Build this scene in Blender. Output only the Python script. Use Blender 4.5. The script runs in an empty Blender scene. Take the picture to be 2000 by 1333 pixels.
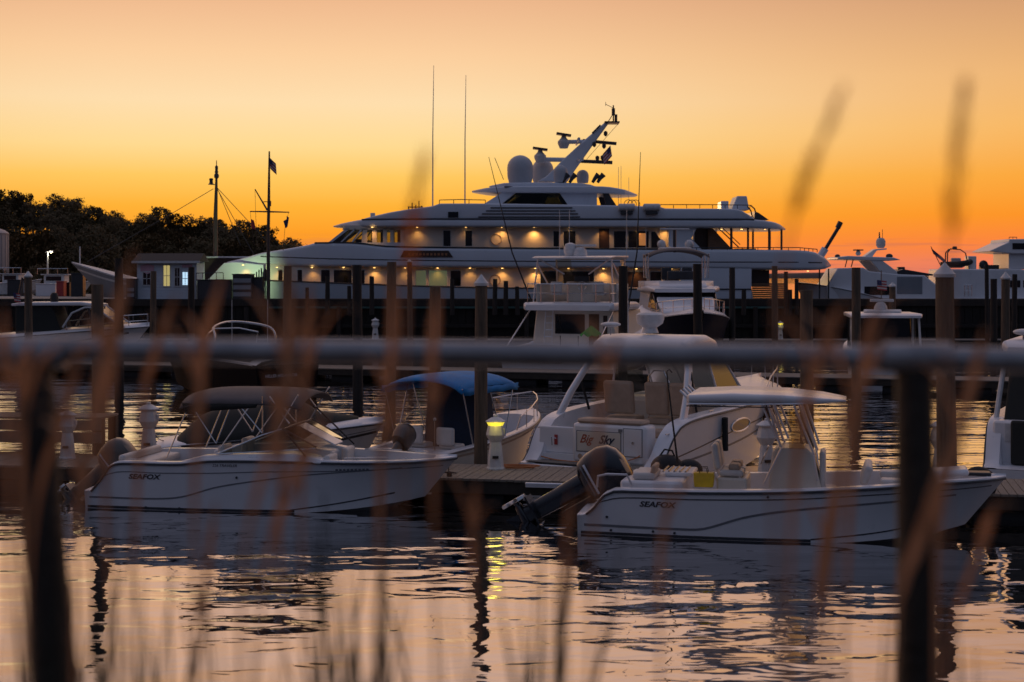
import bpy, bmesh, math, random
from mathutils import Vector, Matrix, noise as mnoise
random.seed(11)
sc = bpy.context.scene
col = sc.collection
rad = math.radians
F, CAMH, HY = 3000.0, 4.5, 540.0            # focal length in photo pixels, lens height over water, horizon row

# ---------------------------------------------------------------- camera
cd = bpy.data.cameras.new('camera'); cam = bpy.data.objects.new('camera', cd); col.objects.link(cam)
cam.location = (0, 0, CAMH); cam.rotation_euler = (rad(90), 0, 0)
cd.sensor_width = 36; cd.lens = 36 * F / 2000.0
cd.shift_y = -(666.5 - HY) / 2000.0
cd.clip_start = 0.05; cd.clip_end = 20000
cd.dof.use_dof = True; cd.dof.focus_distance = 43.0; cd.dof.aperture_fstop = 2.0; cd.dof.aperture_blades = 0
sc.camera = cam
sc.view_settings.view_transform = 'Standard'; sc.view_settings.look = 'None'
sc.view_settings.exposure = 0.0; sc.view_settings.gamma = 1.0; sc.view_settings.use_curve_mapping = False
sc.render.engine = 'CYCLES'
sc.cycles.use_denoising = True
sc.cycles.max_bounces = 8; sc.cycles.transparent_max_bounces = 12
sc.cycles.sample_clamp_indirect = 4.0; sc.cycles.caustics_reflective = False; sc.cycles.caustics_refractive = False

def s2l(c):
    c /= 255.0
    return c / 12.92 if c <= 0.04045 else ((c + 0.055) / 1.055) ** 2.4
def rgb(r, g, b): return (s2l(r), s2l(g), s2l(b), 1.0)

# ---------------------------------------------------------------- world: sunset sky, sun just gone behind the hill at the left
SUN_AZ = rad(-9.0)                            # left of the viewing axis (+Y)
w = bpy.data.worlds.new('World'); sc.world = w; w.use_nodes = True
nt = w.node_tree; nt.nodes.clear(); N = nt.nodes.new; LK = nt.links.new
out = N('ShaderNodeOutputWorld'); bg = N('ShaderNodeBackground'); LK(bg.outputs[0], out.inputs[0])
tc = N('ShaderNodeTexCoord'); sep = N('ShaderNodeSeparateXYZ'); LK(tc.outputs['Generated'], sep.inputs[0])
def math_node(op, a=None, b=None, clamp=False):
    n = N('ShaderNodeMath'); n.operation = op; n.use_clamp = clamp
    for i, v in enumerate((a, b)):
        if v is None: continue
        if isinstance(v, (int, float)): n.inputs[i].default_value = v
        else: LK(v, n.inputs[i])
    return n.outputs[0]
zc = math_node('MAXIMUM', sep.outputs[2], 0.0)
elev = math_node('SQRT', zc)
# horizontal angle to the sun, as a cosine
hl = math_node('SQRT', math_node('ADD', math_node('MULTIPLY', sep.outputs[0], sep.outputs[0]), math_node('MULTIPLY', sep.outputs[1], sep.outputs[1])))
dt = math_node('ADD', math_node('MULTIPLY', sep.outputs[0], math.sin(SUN_AZ)), math_node('MULTIPLY', sep.outputs[1], math.cos(SUN_AZ)))
cosaz = math_node('DIVIDE', dt, math_node('MAXIMUM', hl, 0.001))
ang = math_node('ARCCOSINE', math_node('MINIMUM', math_node('MAXIMUM', cosaz, -0.9999), 0.9999))
def ramp(stops):
    n = N('ShaderNodeValToRGB'); LK(elev, n.inputs[0]); cr = n.color_ramp; cr.interpolation = 'EASE'
    cr.interpolation = 'LINEAR'
    while len(cr.elements) < len(stops): cr.elements.new(0.5)
    for e, (d, c) in zip(cr.elements, stops):
        e.position = math.sqrt(math.sin(rad(d))); e.color = rgb(*c)
    return n.outputs[0]
SKY_NEAR = [(0.0, (244, 128, 62)), (0.7, (250, 142, 42)), (1.6, (253, 158, 40)), (2.6, (254, 178, 56)), (3.7, (254, 200, 96)), (4.8, (253, 217, 145)), (6.4, (252, 221, 173)), (8.2, (250, 206, 158)), (10.4, (236, 182, 140)), (16, (240, 196, 170)), (26, (224, 188, 174)), (42, (182, 162, 166)), (90, (118, 122, 148))]
SKY_SIDE = [(0.0, (204, 116, 112)), (0.5, (238, 126, 98)), (1.2, (252, 130, 64)), (2.2, (253, 147, 40)), (3.6, (251, 166, 60)), (5.4, (247, 182, 98)), (7.2, (238, 180, 114)), (8.8, (222, 167, 114)), (10.4, (206, 152, 112)), (16, (222, 176, 150)), (26, (208, 174, 166)), (42, (172, 154, 162)), (90, (118, 122, 148))]
SKY_BACK = [(0.0, (42, 50, 68)), (3, (52, 60, 80)), (8, (68, 74, 94)), (15, (80, 88, 108)), (28, (94, 104, 128)), (45, (104, 112, 136)), (90, (118, 122, 148))]
def mix(f, a, b):
    n = N('ShaderNodeMix'); n.data_type = 'RGBA'; LK(f, n.inputs[0]); LK(a, n.inputs[6]); LK(b, n.inputs[7]); return n.outputs[2]
def mrange(v, a, b):
    n = N('ShaderNodeMapRange'); n.interpolation_type = 'SMOOTHSTEP'; LK(v, n.inputs[0]); n.inputs[1].default_value = a; n.inputs[2].default_value = b; return n.outputs[0]
c1 = mix(mrange(ang, rad(4), rad(32)), ramp(SKY_NEAR), ramp(SKY_SIDE))
c2 = mix(mrange(ang, rad(38), rad(125)), c1, ramp(SKY_BACK))
# a thin bank of grey-violet cloud low over the water, and faint streaks
mp = N('ShaderNodeMapping'); LK(tc.outputs['Generated'], mp.inputs[0]); mp.inputs['Scale'].default_value = (9, 9, 150)
nz = N('ShaderNodeTexNoise'); LK(mp.outputs[0], nz.inputs[0]); nz.inputs['Scale'].default_value = 1.6; nz.inputs['Detail'].default_value = 5; nz.inputs['Roughness'].default_value = 0.55
band = math_node('MULTIPLY', mrange(sep.outputs[2], 0.030, 0.012), mrange(nz.outputs[0], 0.50, 0.66))
cl = N('ShaderNodeRGB'); cl.outputs[0].default_value = rgb(176, 108, 98)
c3 = mix(math_node('MULTIPLY', band, 0.55), c2, cl.outputs[0])
# physical sky added underneath as the faint overall dome
sky = N('ShaderNodeTexSky'); sky.sky_type = 'NISHITA'; sky.sun_disc = False
sky.sun_elevation = rad(0.6); sky.sun_rotation = SUN_AZ; sky.dust_density = 3.0
add = N('ShaderNodeVectorMath'); add.operation = 'MULTIPLY_ADD'
LK(sky.outputs[0], add.inputs[0]); add.inputs[1].default_value = (0.003, 0.003, 0.003); LK(c3, add.inputs[2])
LK(add.outputs[0], bg.inputs[0]); bg.inputs[1].default_value = 1.0
# the sun itself is at the horizon: only a trace of its warm light is left
sd = bpy.data.lights.new('sun', 'SUN'); sd.energy = 0.12; sd.angle = rad(3); sd.color = (1.0, 0.55, 0.25)
sun = bpy.data.objects.new('sun', sd); col.objects.link(sun)
sun.rotation_euler = (Vector((-math.sin(SUN_AZ), -math.cos(SUN_AZ), -math.sin(rad(2.0))))).to_track_quat('-Z', 'Y').to_euler()

# ---------------------------------------------------------------- materials
MATS = {}
def mat(name, c, rough=0.5, metal=0.0, var=0.12, vscale=3.0, stretch=(1, 1, 1), bump=0.0, bscale=30.0, spec=0.5, emit=None, estr=0.0, coat=0.0, alpha=None, rv=0.1):
    if name in MATS: return MATS[name]
    m = bpy.data.materials.new(name); m.use_nodes = True; t = m.node_tree
    b = t.nodes['Principled BSDF']; L = t.links.new
    tcn = t.nodes.new('ShaderNodeTexCoord'); mpn = t.nodes.new('ShaderNodeMapping'); L(tcn.outputs['Object'], mpn.inputs[0]); mpn.inputs['Scale'].default_value = stretch
    n = t.nodes.new('ShaderNodeTexNoise'); L(mpn.outputs[0], n.inputs[0]); n.inputs['Scale'].default_value = vscale; n.inputs['Detail'].default_value = 6; n.inputs['Roughness'].default_value = 0.6
    r = t.nodes.new('ShaderNodeValToRGB'); L(n.outputs[0], r.inputs[0])
    lin = c if len(c) == 4 else (c[0], c[1], c[2], 1)
    r.color_ramp.elements[0].position = 0.28; r.color_ramp.elements[1].position = 0.72
    r.color_ramp.elements[0].color = tuple(max(0, v * (1 - var)) for v in lin[:3]) + (1,)
    r.color_ramp.elements[1].color = tuple(min(1, v * (1 + var)) for v in lin[:3]) + (1,)
    L(r.outputs[0], b.inputs['Base Color'])
    mr = t.nodes.new('ShaderNodeMapRange'); L(n.outputs[0], mr.inputs[0]); mr.inputs[3].default_value = max(0.02, rough - rv); mr.inputs[4].default_value = min(1, rough + rv); L(mr.outputs[0], b.inputs['Roughness'])
    b.inputs['Metallic'].default_value = metal; b.inputs['Specular IOR Level'].default_value = spec; b.inputs['Coat Weight'].default_value = coat
    if bump:
        n2 = t.nodes.new('ShaderNodeTexNoise'); L(mpn.outputs[0], n2.inputs[0]); n2.inputs['Scale'].default_value = bscale; n2.inputs['Detail'].default_value = 4
        bp = t.nodes.new('ShaderNodeBump'); L(n2.outputs[0], bp.inputs['Height']); bp.inputs['Strength'].default_value = bump; bp.inputs['Distance'].default_value = 0.02; L(bp.outputs[0], b.inputs['Normal'])
    if emit: b.inputs['Emission Color'].default_value = (*emit[:3], 1); b.inputs['Emission Strength'].default_value = estr
    if alpha is not None: b.inputs['Alpha'].default_value = alpha
    MATS[name] = m; return m
mat('white_gel', (0.78, 0.78, 0.80), 0.30, var=0.05, vscale=1.2, coat=0.15)
mat('dome_grey', (0.44, 0.47, 0.51), 0.45, var=0.06)
mat('dusk_tinted_white', (0.64, 0.69, 0.76), 0.30, var=0.04, vscale=0.5)  # white paint; the blue cast of the dusk light is put into its colour
mat('cream_wall', (0.74, 0.66, 0.56), 0.45, var=0.06, vscale=0.8)
mat('cream_gel', (0.70, 0.64, 0.55), 0.35, var=0.06, vscale=2)
mat('weathered_white', (0.62, 0.62, 0.62), 0.55, var=0.18, vscale=5, bump=0.1)
mat('grey_hull', (0.24, 0.26, 0.29), 0.5, var=0.15, vscale=0.8, stretch=(1, 1, .3))
mat('navy_hull', (0.008, 0.012, 0.028), 0.55, var=0.2, spec=.04)
mat('black_hull', (0.006, 0.006, 0.008), 0.55, var=0.2, spec=.03)
mat('black_rubber', (0.012, 0.012, 0.013), 0.6, var=0.3)
mat('dark_trim', (0.025, 0.028, 0.035), 0.4, var=0.2)
mat('grey_stripe', (0.16, 0.17, 0.19), 0.4, var=0.1)
mat('dark_glass', (0.006, 0.007, 0.009), 0.06, var=0.2, rv=0.03)
mat('steel', (0.62, 0.62, 0.63), 0.22, 1.0, var=0.06, vscale=8)
mat('alu', (0.70, 0.70, 0.72), 0.35, 0.85, var=0.08)
mat('galv', (0.30, 0.30, 0.31), 0.40, 0.5, var=0.28, vscale=12, bump=0.1)
mat('rail_post_paint', (0.030, 0.024, 0.018), 0.6, 0.2, var=0.5, vscale=9, bump=0.3)
mat('pile_wood', (0.115, 0.085, 0.060), 0.9, var=0.45, vscale=6, stretch=(3, 3, .25), bump=0.7, bscale=14)
mat('pile_dark', (0.030, 0.024, 0.020), 0.9, var=0.5, vscale=6, stretch=(3, 3, .25), bump=0.6, bscale=14)
mat('dock_wood', (0.26, 0.215, 0.17), 0.85, var=0.35, vscale=4, stretch=(12, 1, 6), bump=0.5, bscale=12)
mat('dock_wood_grey', (0.20, 0.175, 0.15), 0.88, var=0.35, vscale=4, stretch=(12, 1, 6), bump=0.5, bscale=12)
mat('dock_frame', (0.045, 0.036, 0.028), 0.9, var=0.4, vscale=3, bump=0.4)
mat('float_foam', (0.03, 0.03, 0.032), 0.8, var=0.3)
mat('bulkhead_wood', (0.016, 0.013, 0.011), 0.9, var=0.5, vscale=2, stretch=(4, 4, .4), bump=0.4)
mat('green_wale', (0.05, 0.115, 0.105), 0.7, var=0.35, vscale=2)
mat('dark_canvas', (0.018, 0.020, 0.018), 0.85, var=0.3, vscale=2, bump=0.2, bscale=6)
mat('olive_canvas', (0.045, 0.048, 0.038), 0.85, var=0.3, vscale=2, bump=0.2, bscale=6)
mat('bimini_canvas', (0.11, 0.095, 0.095), 0.8, var=0.2, vscale=3, bump=0.2, bscale=8)
mat('blue_canvas', (0.010, 0.20, 0.50), 0.75, var=0.2, vscale=3, bump=0.25, bscale=7)
mat('navy_canvas', (0.006, 0.022, 0.055), 0.8, var=0.25, vscale=3, bump=0.25, bscale=7)
mat('green_cloth', (0.04, 0.30, 0.05), 0.7, var=0.2)
mat('tan_vinyl', (0.42, 0.31, 0.23), 0.55, var=0.12, vscale=5, bump=0.1)
mat('white_vinyl', (0.62, 0.59, 0.56), 0.5, var=0.08, vscale=5, bump=0.1)
mat('engine_dark', (0.018, 0.020, 0.028), 0.22, 0.3, var=0.2, coat=0.5)
mat('engine_grey', (0.10, 0.085, 0.075), 0.35, 0.2, var=0.2, coat=0.3)
mat('yellow_bag', (0.75, 0.50, 0.02), 0.6, var=0.15, vscale=6)
mat('orange_cord', (0.55, 0.20, 0.07), 0.6, var=0.1)
mat('hose_green', (0.05, 0.06, 0.05), 0.6)
mat('red_paint', (0.40, 0.05, 0.05), 0.5)
mat('sign_brown', (0.035, 0.016, 0.012), 0.5, var=0.3)
mat('sign_letters', (0.35, 0.14, 0.06), 0.5)
mat('teak', (0.16, 0.085, 0.045), 0.7, var=0.3, stretch=(1, 8, 8))
mat('text_dark', (0.02, 0.022, 0.03), 0.5)
mat('text_red', (0.42, 0.10, 0.05), 0.5)
mat('text_light', (0.62, 0.66, 0.72), 0.5)
mat('roof_dark', (0.020, 0.020, 0.022), 0.8, var=0.3)
mat('siding', (0.62, 0.66, 0.72), 0.6, var=0.05)
mat('pink_sign', (0.62, 0.35, 0.42), 0.6)
mat('concrete', (0.26, 0.25, 0.23), 0.85, var=0.2)
mat('tank_paint', (0.46, 0.40, 0.38), 0.6, var=0.12, vscale=.3)
mat('flag_red', (0.42, 0.05, 0.06), 0.8)
mat('flag_white', (0.62, 0.58, 0.56), 0.8)
mat('flag_blue', (0.03, 0.04, 0.12), 0.8)
mat('bark', (0.035, 0.026, 0.018), 0.95, var=0.3)
mat('reed_leaf', (0.66, 0.45, 0.28), 0.7, var=0.35, vscale=9, stretch=(1, 1, .3))
mat('reed_plume', (0.95, 0.46, 0.08), 0.9, var=0.3, vscale=20)
mat('grass_dark', (0.030, 0.030, 0.016), 0.8, var=0.4)
mat('soil', (0.06, 0.05, 0.035), 0.95, var=0.4, vscale=1.5, bump=0.4)
mat('hill_soil', (0.018, 0.016, 0.010), 0.95, var=0.4, vscale=.05)
mat('far_land', (0.035, 0.030, 0.035), 0.95, var=0.2, vscale=.01)
mat('lamp_warm', (0.9, 0.7, 0.4), 0.5, emit=(1.0, 0.55, 0.16), estr=5)
mat('lamp_yellow', (0.9, 0.8, 0.2), 0.5, emit=(1.0, 0.80, 0.05), estr=0.85)
mat('lamp_white', (0.9, 0.9, 0.8), 0.5, emit=(1.0, 0.88, 0.62), estr=4)
mat('window_yellow', (0.8, 0.7, 0.3), 0.4, emit=(0.9, 0.72, 0.25), estr=0.42)
mat('window_blue', (0.7, 0.8, 0.9), 0.4, emit=(0.55, 0.80, 1.0), estr=0.9)
mat('window_green', (0.1, 0.12, 0.08), 0.3, emit=(0.62, 0.70, 0.38), estr=0.10)
mat('window_amber', (0.2, 0.1, 0.05), 0.3, emit=(1.0, 0.40, 0.12), estr=0.28)
mat('spar_wood', (0.075, 0.055, 0.045), 0.6, var=0.25, stretch=(2, 2, .2))

def glass(name, tint, fac):
    m = bpy.data.materials.new(name); m.use_nodes = True; t = m.node_tree; t.nodes.clear()
    o = t.nodes.new('ShaderNodeOutputMaterial'); a = t.nodes.new('ShaderNodeBsdfTransparent'); g = t.nodes.new('ShaderNodeBsdfGlossy'); mx = t.nodes.new('ShaderNodeMixShader')
    fr = t.nodes.new('ShaderNodeFresnel'); fr.inputs[0].default_value = 1.45
    a.inputs[0].default_value = tint; g.inputs['Roughness'].default_value = 0.04
    t.links.new(fr.outputs[0], mx.inputs[0]); t.links.new(a.outputs[0], mx.inputs[1]); t.links.new(g.outputs[0], mx.inputs[2]); t.links.new(mx.outputs[0], o.inputs[0])
    MATS[name] = m
glass('clear_glass', (0.72, 0.76, 0.74, 1), 0.1)
glass('tinted_glass', (0.30, 0.33, 0.30, 1), 0.1)
glass('vinyl_window', (0.62, 0.58, 0.48, 1), 0.1)

# foliage: leaf cards with colour change from clump to clump
def leaf_mat(name, a, b):
    m = mat(name, a, 0.8, var=0.0); t = m.node_tree; bs = t.nodes['Principled BSDF']
    oi = t.nodes.new('ShaderNodeObjectInfo'); n = [x for x in t.nodes if x.type == 'TEX_NOISE'][0]; n.inputs['Scale'].default_value = 0.35
    ad = t.nodes.new('ShaderNodeMath'); ad.operation = 'MULTIPLY_ADD'; t.links.new(oi.outputs['Random'], ad.inputs[0]); ad.inputs[1].default_value = 0.4; t.links.new(n.outputs[0], ad.inputs[2])
    r = t.nodes.new('ShaderNodeValToRGB'); t.links.new(ad.outputs[0], r.inputs[0]); r.color_ramp.elements[0].position = 0.35; r.color_ramp.elements[1].position = 1.0
    r.color_ramp.elements[0].color = (*a, 1); r.color_ramp.elements[1].color = (*b, 1); t.links.new(r.outputs[0], bs.inputs['Base Color'])
leaf_mat('foliage', (0.045, 0.036, 0.014), (0.105, 0.075, 0.026))

# reed blades let the low light through
for nm in ('reed_leaf', 'reed_plume'):
    t = MATS[nm].node_tree; bs = t.nodes['Principled BSDF']; om = [x for x in t.nodes if x.type == 'OUTPUT_MATERIAL'][0]
    tl = t.nodes.new('ShaderNodeBsdfTranslucent'); mx = t.nodes.new('ShaderNodeMixShader'); mx.inputs[0].default_value = .6 if nm == 'reed_leaf' else .9
    src = bs.inputs['Base Color'].links[0].from_socket; t.links.new(src, tl.inputs[0]); t.links.new(bs.outputs[0], mx.inputs[1]); t.links.new(tl.outputs[0], mx.inputs[2]); t.links.new(mx.outputs[0], om.inputs[0])
# water: mirror-like ripples
def water_mat():
    m = bpy.data.materials.new('harbour_water'); m.use_nodes = True; t = m.node_tree; t.nodes.clear(); n = t.nodes.new; L = t.links.new
    o = n('ShaderNodeOutputMaterial'); g = n('ShaderNodeBsdfGlossy'); d = n('ShaderNodeBsdfDiffuse'); mx = n('ShaderNodeMixShader')
    g.inputs['Color'].default_value = (0.97, 0.95, 0.95, 1); g.inputs['Roughness'].default_value = 0.012; d.inputs['Color'].default_value = (0.006, 0.010, 0.014, 1)
    tcn = n('ShaderNodeTexCoord')
    def nz(scale, xs, detail, rough=.5, dist=0.0):
        mp = n('ShaderNodeMapping'); L(tcn.outputs['Object'], mp.inputs[0]); mp.inputs['Scale'].default_value = (xs, 1, 1)
        q = n('ShaderNodeTexNoise'); L(mp.outputs[0], q.inputs[0]); q.inputs['Scale'].default_value = scale; q.inputs['Detail'].default_value = detail; q.inputs['Roughness'].default_value = rough; q.inputs['Distortion'].default_value = dist
        return q.outputs[0]
    a = nz(0.58, 0.5, 2.0); b = nz(2.2, 0.5, 2.2, .5, .4); c = nz(0.07, 1, 2)
    # ripples come in patches, like cat's paws
    mr = n('ShaderNodeMapRange'); L(c, mr.inputs[0]); mr.inputs[1].default_value = 0.38; mr.inputs[2].default_value = 0.62; mr.inputs[3].default_value = 0.35; mr.inputs[4].default_value = 1.0
    mul = n('ShaderNodeMath'); mul.operation = 'MULTIPLY'; L(b, mul.inputs[0]); L(mr.outputs[0], mul.inputs[1])
    sc1 = n('ShaderNodeMath'); sc1.operation = 'MULTIPLY'; L(mul.outputs[0], sc1.inputs[0]); sc1.inputs[1].default_value = WAVE_FINE
    sc2 = n('ShaderNodeMath'); sc2.operation = 'MULTIPLY_ADD'; L(a, sc2.inputs[0]); sc2.inputs[1].default_value = WAVE_BROAD; L(sc1.outputs[0], sc2.inputs[2])
    bp = n('ShaderNodeBump'); L(sc2.outputs[0], bp.inputs['Height']); bp.inputs['Strength'].default_value = 1.0; bp.inputs['Distance'].default_value = 1.0
    L(bp.outputs[0], g.inputs['Normal'])
    lw = n('ShaderNodeFresnel'); lw.inputs[0].default_value = 2.2; L(bp.outputs[0], lw.inputs['Normal'])
    m2 = n('ShaderNodeMapRange'); L(lw.outputs[0], m2.inputs[0]); m2.inputs[1].default_value = 0.12; m2.inputs[2].default_value = 0.55; m2.inputs[3].default_value = 0.44; m2.inputs[4].default_value = 0.96
    L(m2.outputs[0], mx.inputs[0]); L(d.outputs[0], mx.inputs[1]); L(g.outputs[0], mx.inputs[2]); L(mx.outputs[0], o.inputs[0])
    MATS['water'] = m
WAVE_FINE, WAVE_BROAD = 0.024, 0.074
water_mat()

# ---------------------------------------------------------------- mesh helpers
def V(*a): return Vector(a)
def at(px, py, Y):                              # photo pixel + known distance -> point
    return Vector(((px - 1000) * Y / F, Y, CAMH - (py - HY) * Y / F))
class MB:
    def __init__(s): s.v = []; s.f = []
    def add(s, vs, fs):
        o = len(s.v); s.v += [tuple(p) for p in vs]; s.f += [tuple(i + o for i in f) for f in fs]; return s
    def box(s, c, d, rot=None):
        x, y, z = d[0] / 2, d[1] / 2, d[2] / 2
        vs = [Vector((sx * x, sy * y, sz * z)) for sz in (-1, 1) for sy in (-1, 1) for sx in (-1, 1)]
        if rot is not None:
            M = rot if isinstance(rot, Matrix) else Matrix.Rotation(rot, 3, 'Z'); vs = [M @ p for p in vs]
        c = Vector(c)
        return s.add([p + c for p in vs], [(0, 2, 3, 1), (4, 5, 7, 6), (0, 1, 5, 4), (2, 6, 7, 3), (0, 4, 6, 2), (1, 3, 7, 5)])
    def bx(s, x0, x1, y0, y1, z0, z1): return s.box(((x0 + x1) / 2, (y0 + y1) / 2, (z0 + z1) / 2), (x1 - x0, y1 - y0, z1 - z0))
    def tube(s, pts, r, n=8, cap=True):
        pts = [Vector(p) for p in pts]; rs = r if isinstance(r, (list, tuple)) else [r] * len(pts); rings = []; up0 = None
        for i, p in enumerate(pts):
            a = pts[max(i - 1, 0)]; b = pts[min(i + 1, len(pts) - 1)]; d = (b - a)
            d = d.normalized() if d.length > 1e-9 else Vector((0, 0, 1))
            if up0 is None: up0 = Vector((0, 0, 1)) if abs(d.z) < .9 else Vector((1, 0, 0))
            sx = d.cross(up0); sx = sx.normalized() if sx.length > 1e-6 else d.orthogonal().normalized()
            up0 = sx.cross(d).normalized()
            rings.append([p + (sx * math.cos(t) + up0 * math.sin(t)) * rs[i] for t in (2 * math.pi * k / n for k in range(n))])
        return s.loft(rings, cap=cap)
    def loft(s, rings, closed=True, cap=True):
        n = len(rings[0]); vs = [p for r in rings for p in r]; fs = []
        for i in range(len(rings) - 1):
            for k in range(n if closed else n - 1):
                a, b = i * n + k, i * n + (k + 1) % n; fs.append((a, b, b + n, a + n))
        if cap and closed: fs.append(tuple(range(n))[::-1]); fs.append(tuple((len(rings) - 1) * n + k for k in range(n)))
        return s.add(vs, fs)
    def prism(s, poly, vec):                      # planar polygon of 3-D points swept along vec
        poly = [Vector(p) for p in poly]; vec = Vector(vec); return s.loft([poly, [p + vec for p in poly]])
    def xz(s, poly, y0, y1): return s.prism([(x, y0, z) for x, z in poly], (0, y1 - y0, 0))
    def xy(s, poly, z0, z1): return s.prism([(x, y, z0) for x, y in poly], (0, 0, z1 - z0))
    def lathe(s, prof, c=(0, 0, 0), n=16, sq=None):
        c = Vector(c); rings = []
        for r, z in prof:
            rings.append([c + Vector((max(r, 1e-4) * math.cos(2 * math.pi * k / n), max(r, 1e-4) * math.sin(2 * math.pi * k / n), z)) for k in range(n)])
        return s.loft(rings)
    def ball(s, c, r, n=14, m=9, squash=(1, 1, 1)):
        c = Vector(c); rings = []
        for i in range(m + 1):
            a = -math.pi / 2 + math.pi * i / m; rr = max(math.cos(a), 1e-3)
            rings.append([c + Vector((r * rr * math.cos(2 * math.pi * k / n) * squash[0], r * rr * math.sin(2 * math.pi * k / n) * squash[1], r * math.sin(a) * squash[2])) for k in range(n)])
        return s.loft(rings)
    def grid(s, rows):                            # open surface from rows of points
        return s.loft(rows, closed=False, cap=False)
    def slab(s, st, nr=4):
        """stations (x, z_bottom, z_top, half_width, corner_radius): a body lofted along x with rounded edges"""
        rings = []
        for x, zb, zt, w_, r in st:
            r = min(r, (zt - zb) * .49, w_ * .9); pts = []
            for cx, cz, a0 in ((w_ - r, zt - r, 0), (-w_ + r, zt - r, 90), (-w_ + r, zb + r, 180), (w_ - r, zb + r, 270)):
                for k in range(nr + 1):
                    a = rad(a0 + 90 * k / nr); pts.append(Vector((x, cx + r * math.cos(a), cz + r * math.sin(a))))
            rings.append(pts)
        return s.loft(rings)
    def build(s, name, m, parent=None, ang=35, bevel=0, solid=0, recalc=True, loc=None, kind=None, label=None, seg=2):
        me = bpy.data.meshes.new(name); me.from_pydata(s.v, [], s.f)
        if recalc:
            b = bmesh.new(); b.from_mesh(me); bmesh.ops.recalc_face_normals(b, faces=b.faces); b.to_mesh(me); b.free()
        me.polygons.foreach_set('use_smooth', [True] * len(me.polygons)); me.set_sharp_from_angle(angle=rad(ang))
        o = bpy.data.objects.new(name, me); me.materials.append(MATS[m] if isinstance(m, str) else m); col.objects.link(o)
        if parent is not None: o.parent = parent
        if loc is not None: o.location = loc
        if solid:
            q = o.modifiers.new('thick', 'SOLIDIFY'); q.thickness = solid; q.offset = 0
        if bevel:
            q = o.modifiers.new('edge', 'BEVEL'); q.width = bevel; q.segments = seg; q.limit_method = 'ANGLE'; q.angle_limit = rad(40)
        if kind: o['kind'] = kind
        if label: o['label'] = label
        return o
def thing(name, label, cat, loc=(0, 0, 0), rz=0.0, group=None):
    o = bpy.data.objects.new(name, None); col.objects.link(o); o.empty_display_size = 0.3
    o.location = loc; o.rotation_euler = (0, 0, rz); o['label'] = label; o['category'] = cat
    if group: o['group'] = group
    return o
def tag(o, label, cat, group=None):
    o['label'] = label; o['category'] = cat
    if group: o['group'] = group
    return o
def copy_tree(o, parent=None):
    c = o.copy(); col.objects.link(c); c.parent = parent
    for ch in list(o.children): copy_tree(ch, c)
    return c
def interp(tab, x):
    if x <= tab[0][0]: return tab[0][1]
    for (a, va), (b, vb) in zip(tab, tab[1:]):
        if x <= b: return va + (vb - va) * (x - a) / (b - a) if b > a else vb
    return tab[-1][1]
def sinterp(tab, x):                              # smooth (Catmull-Rom) version
    n = len(tab)
    if x <= tab[0][0]: return tab[0][1]
    if x >= tab[-1][0]: return tab[-1][1]
    for i in range(n - 1):
        if x <= tab[i + 1][0]:
            p1, p2 = tab[i], tab[i + 1]; h = p2[0] - p1[0]; t = (x - p1[0]) / h
            m1 = (p2[1] - tab[i - 1][1]) / (p2[0] - tab[i - 1][0]) if i > 0 else (p2[1] - p1[1]) / h
            m2 = (tab[i + 2][1] - p1[1]) / (tab[i + 2][0] - p1[0]) if i + 2 < n else (p2[1] - p1[1]) / h
            t2, t3 = t * t, t * t * t
            return (2 * t3 - 3 * t2 + 1) * p1[1] + (t3 - 2 * t2 + t) * h * m1 + (-2 * t3 + 3 * t2) * p2[1] + (t3 - t2) * h * m2
def curve_pts(ctrl, n):
    """smooth 3-D polyline through control points"""
    k = len(ctrl) - 1; ax = [[(i, Vector(c)[j]) for i, c in enumerate(ctrl)] for j in range(3)]
    return [Vector([sinterp(ax[j], k * t / (n - 1)) for j in range(3)]) for t in range(n)]
def text_geo(body, size, shear=0.0, xs=1.0, bold=0.0, spacing=1.0):
    cu = bpy.data.curves.new('lettering', 'FONT'); cu.body = body; cu.size = size; cu.shear = shear; cu.offset = bold; cu.space_character = spacing; cu.resolution_u = 3
    o = bpy.data.objects.new('lettering', cu); col.objects.link(o)
    me = bpy.data.meshes.new_from_object(o.evaluated_get(bpy.context.evaluated_depsgraph_get()))
    vs = [(v.co.x * xs, v.co.y) for v in me.vertices]; fs = [tuple(p.vertices) for p in me.polygons]
    bpy.data.objects.remove(o); bpy.data.curves.remove(cu); bpy.data.meshes.remove(me)
    return vs, fs
def lettering(name, body, size, m, parent, fn, **kw):
    """flat lettering; fn(x, y) maps text coordinates to a 3-D point"""
    vs, fs = text_geo(body, size, **kw); b = MB(); b.add([fn(x, y) for x, y in vs], fs)
    return b.build(name, m, parent, recalc=False)

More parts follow.
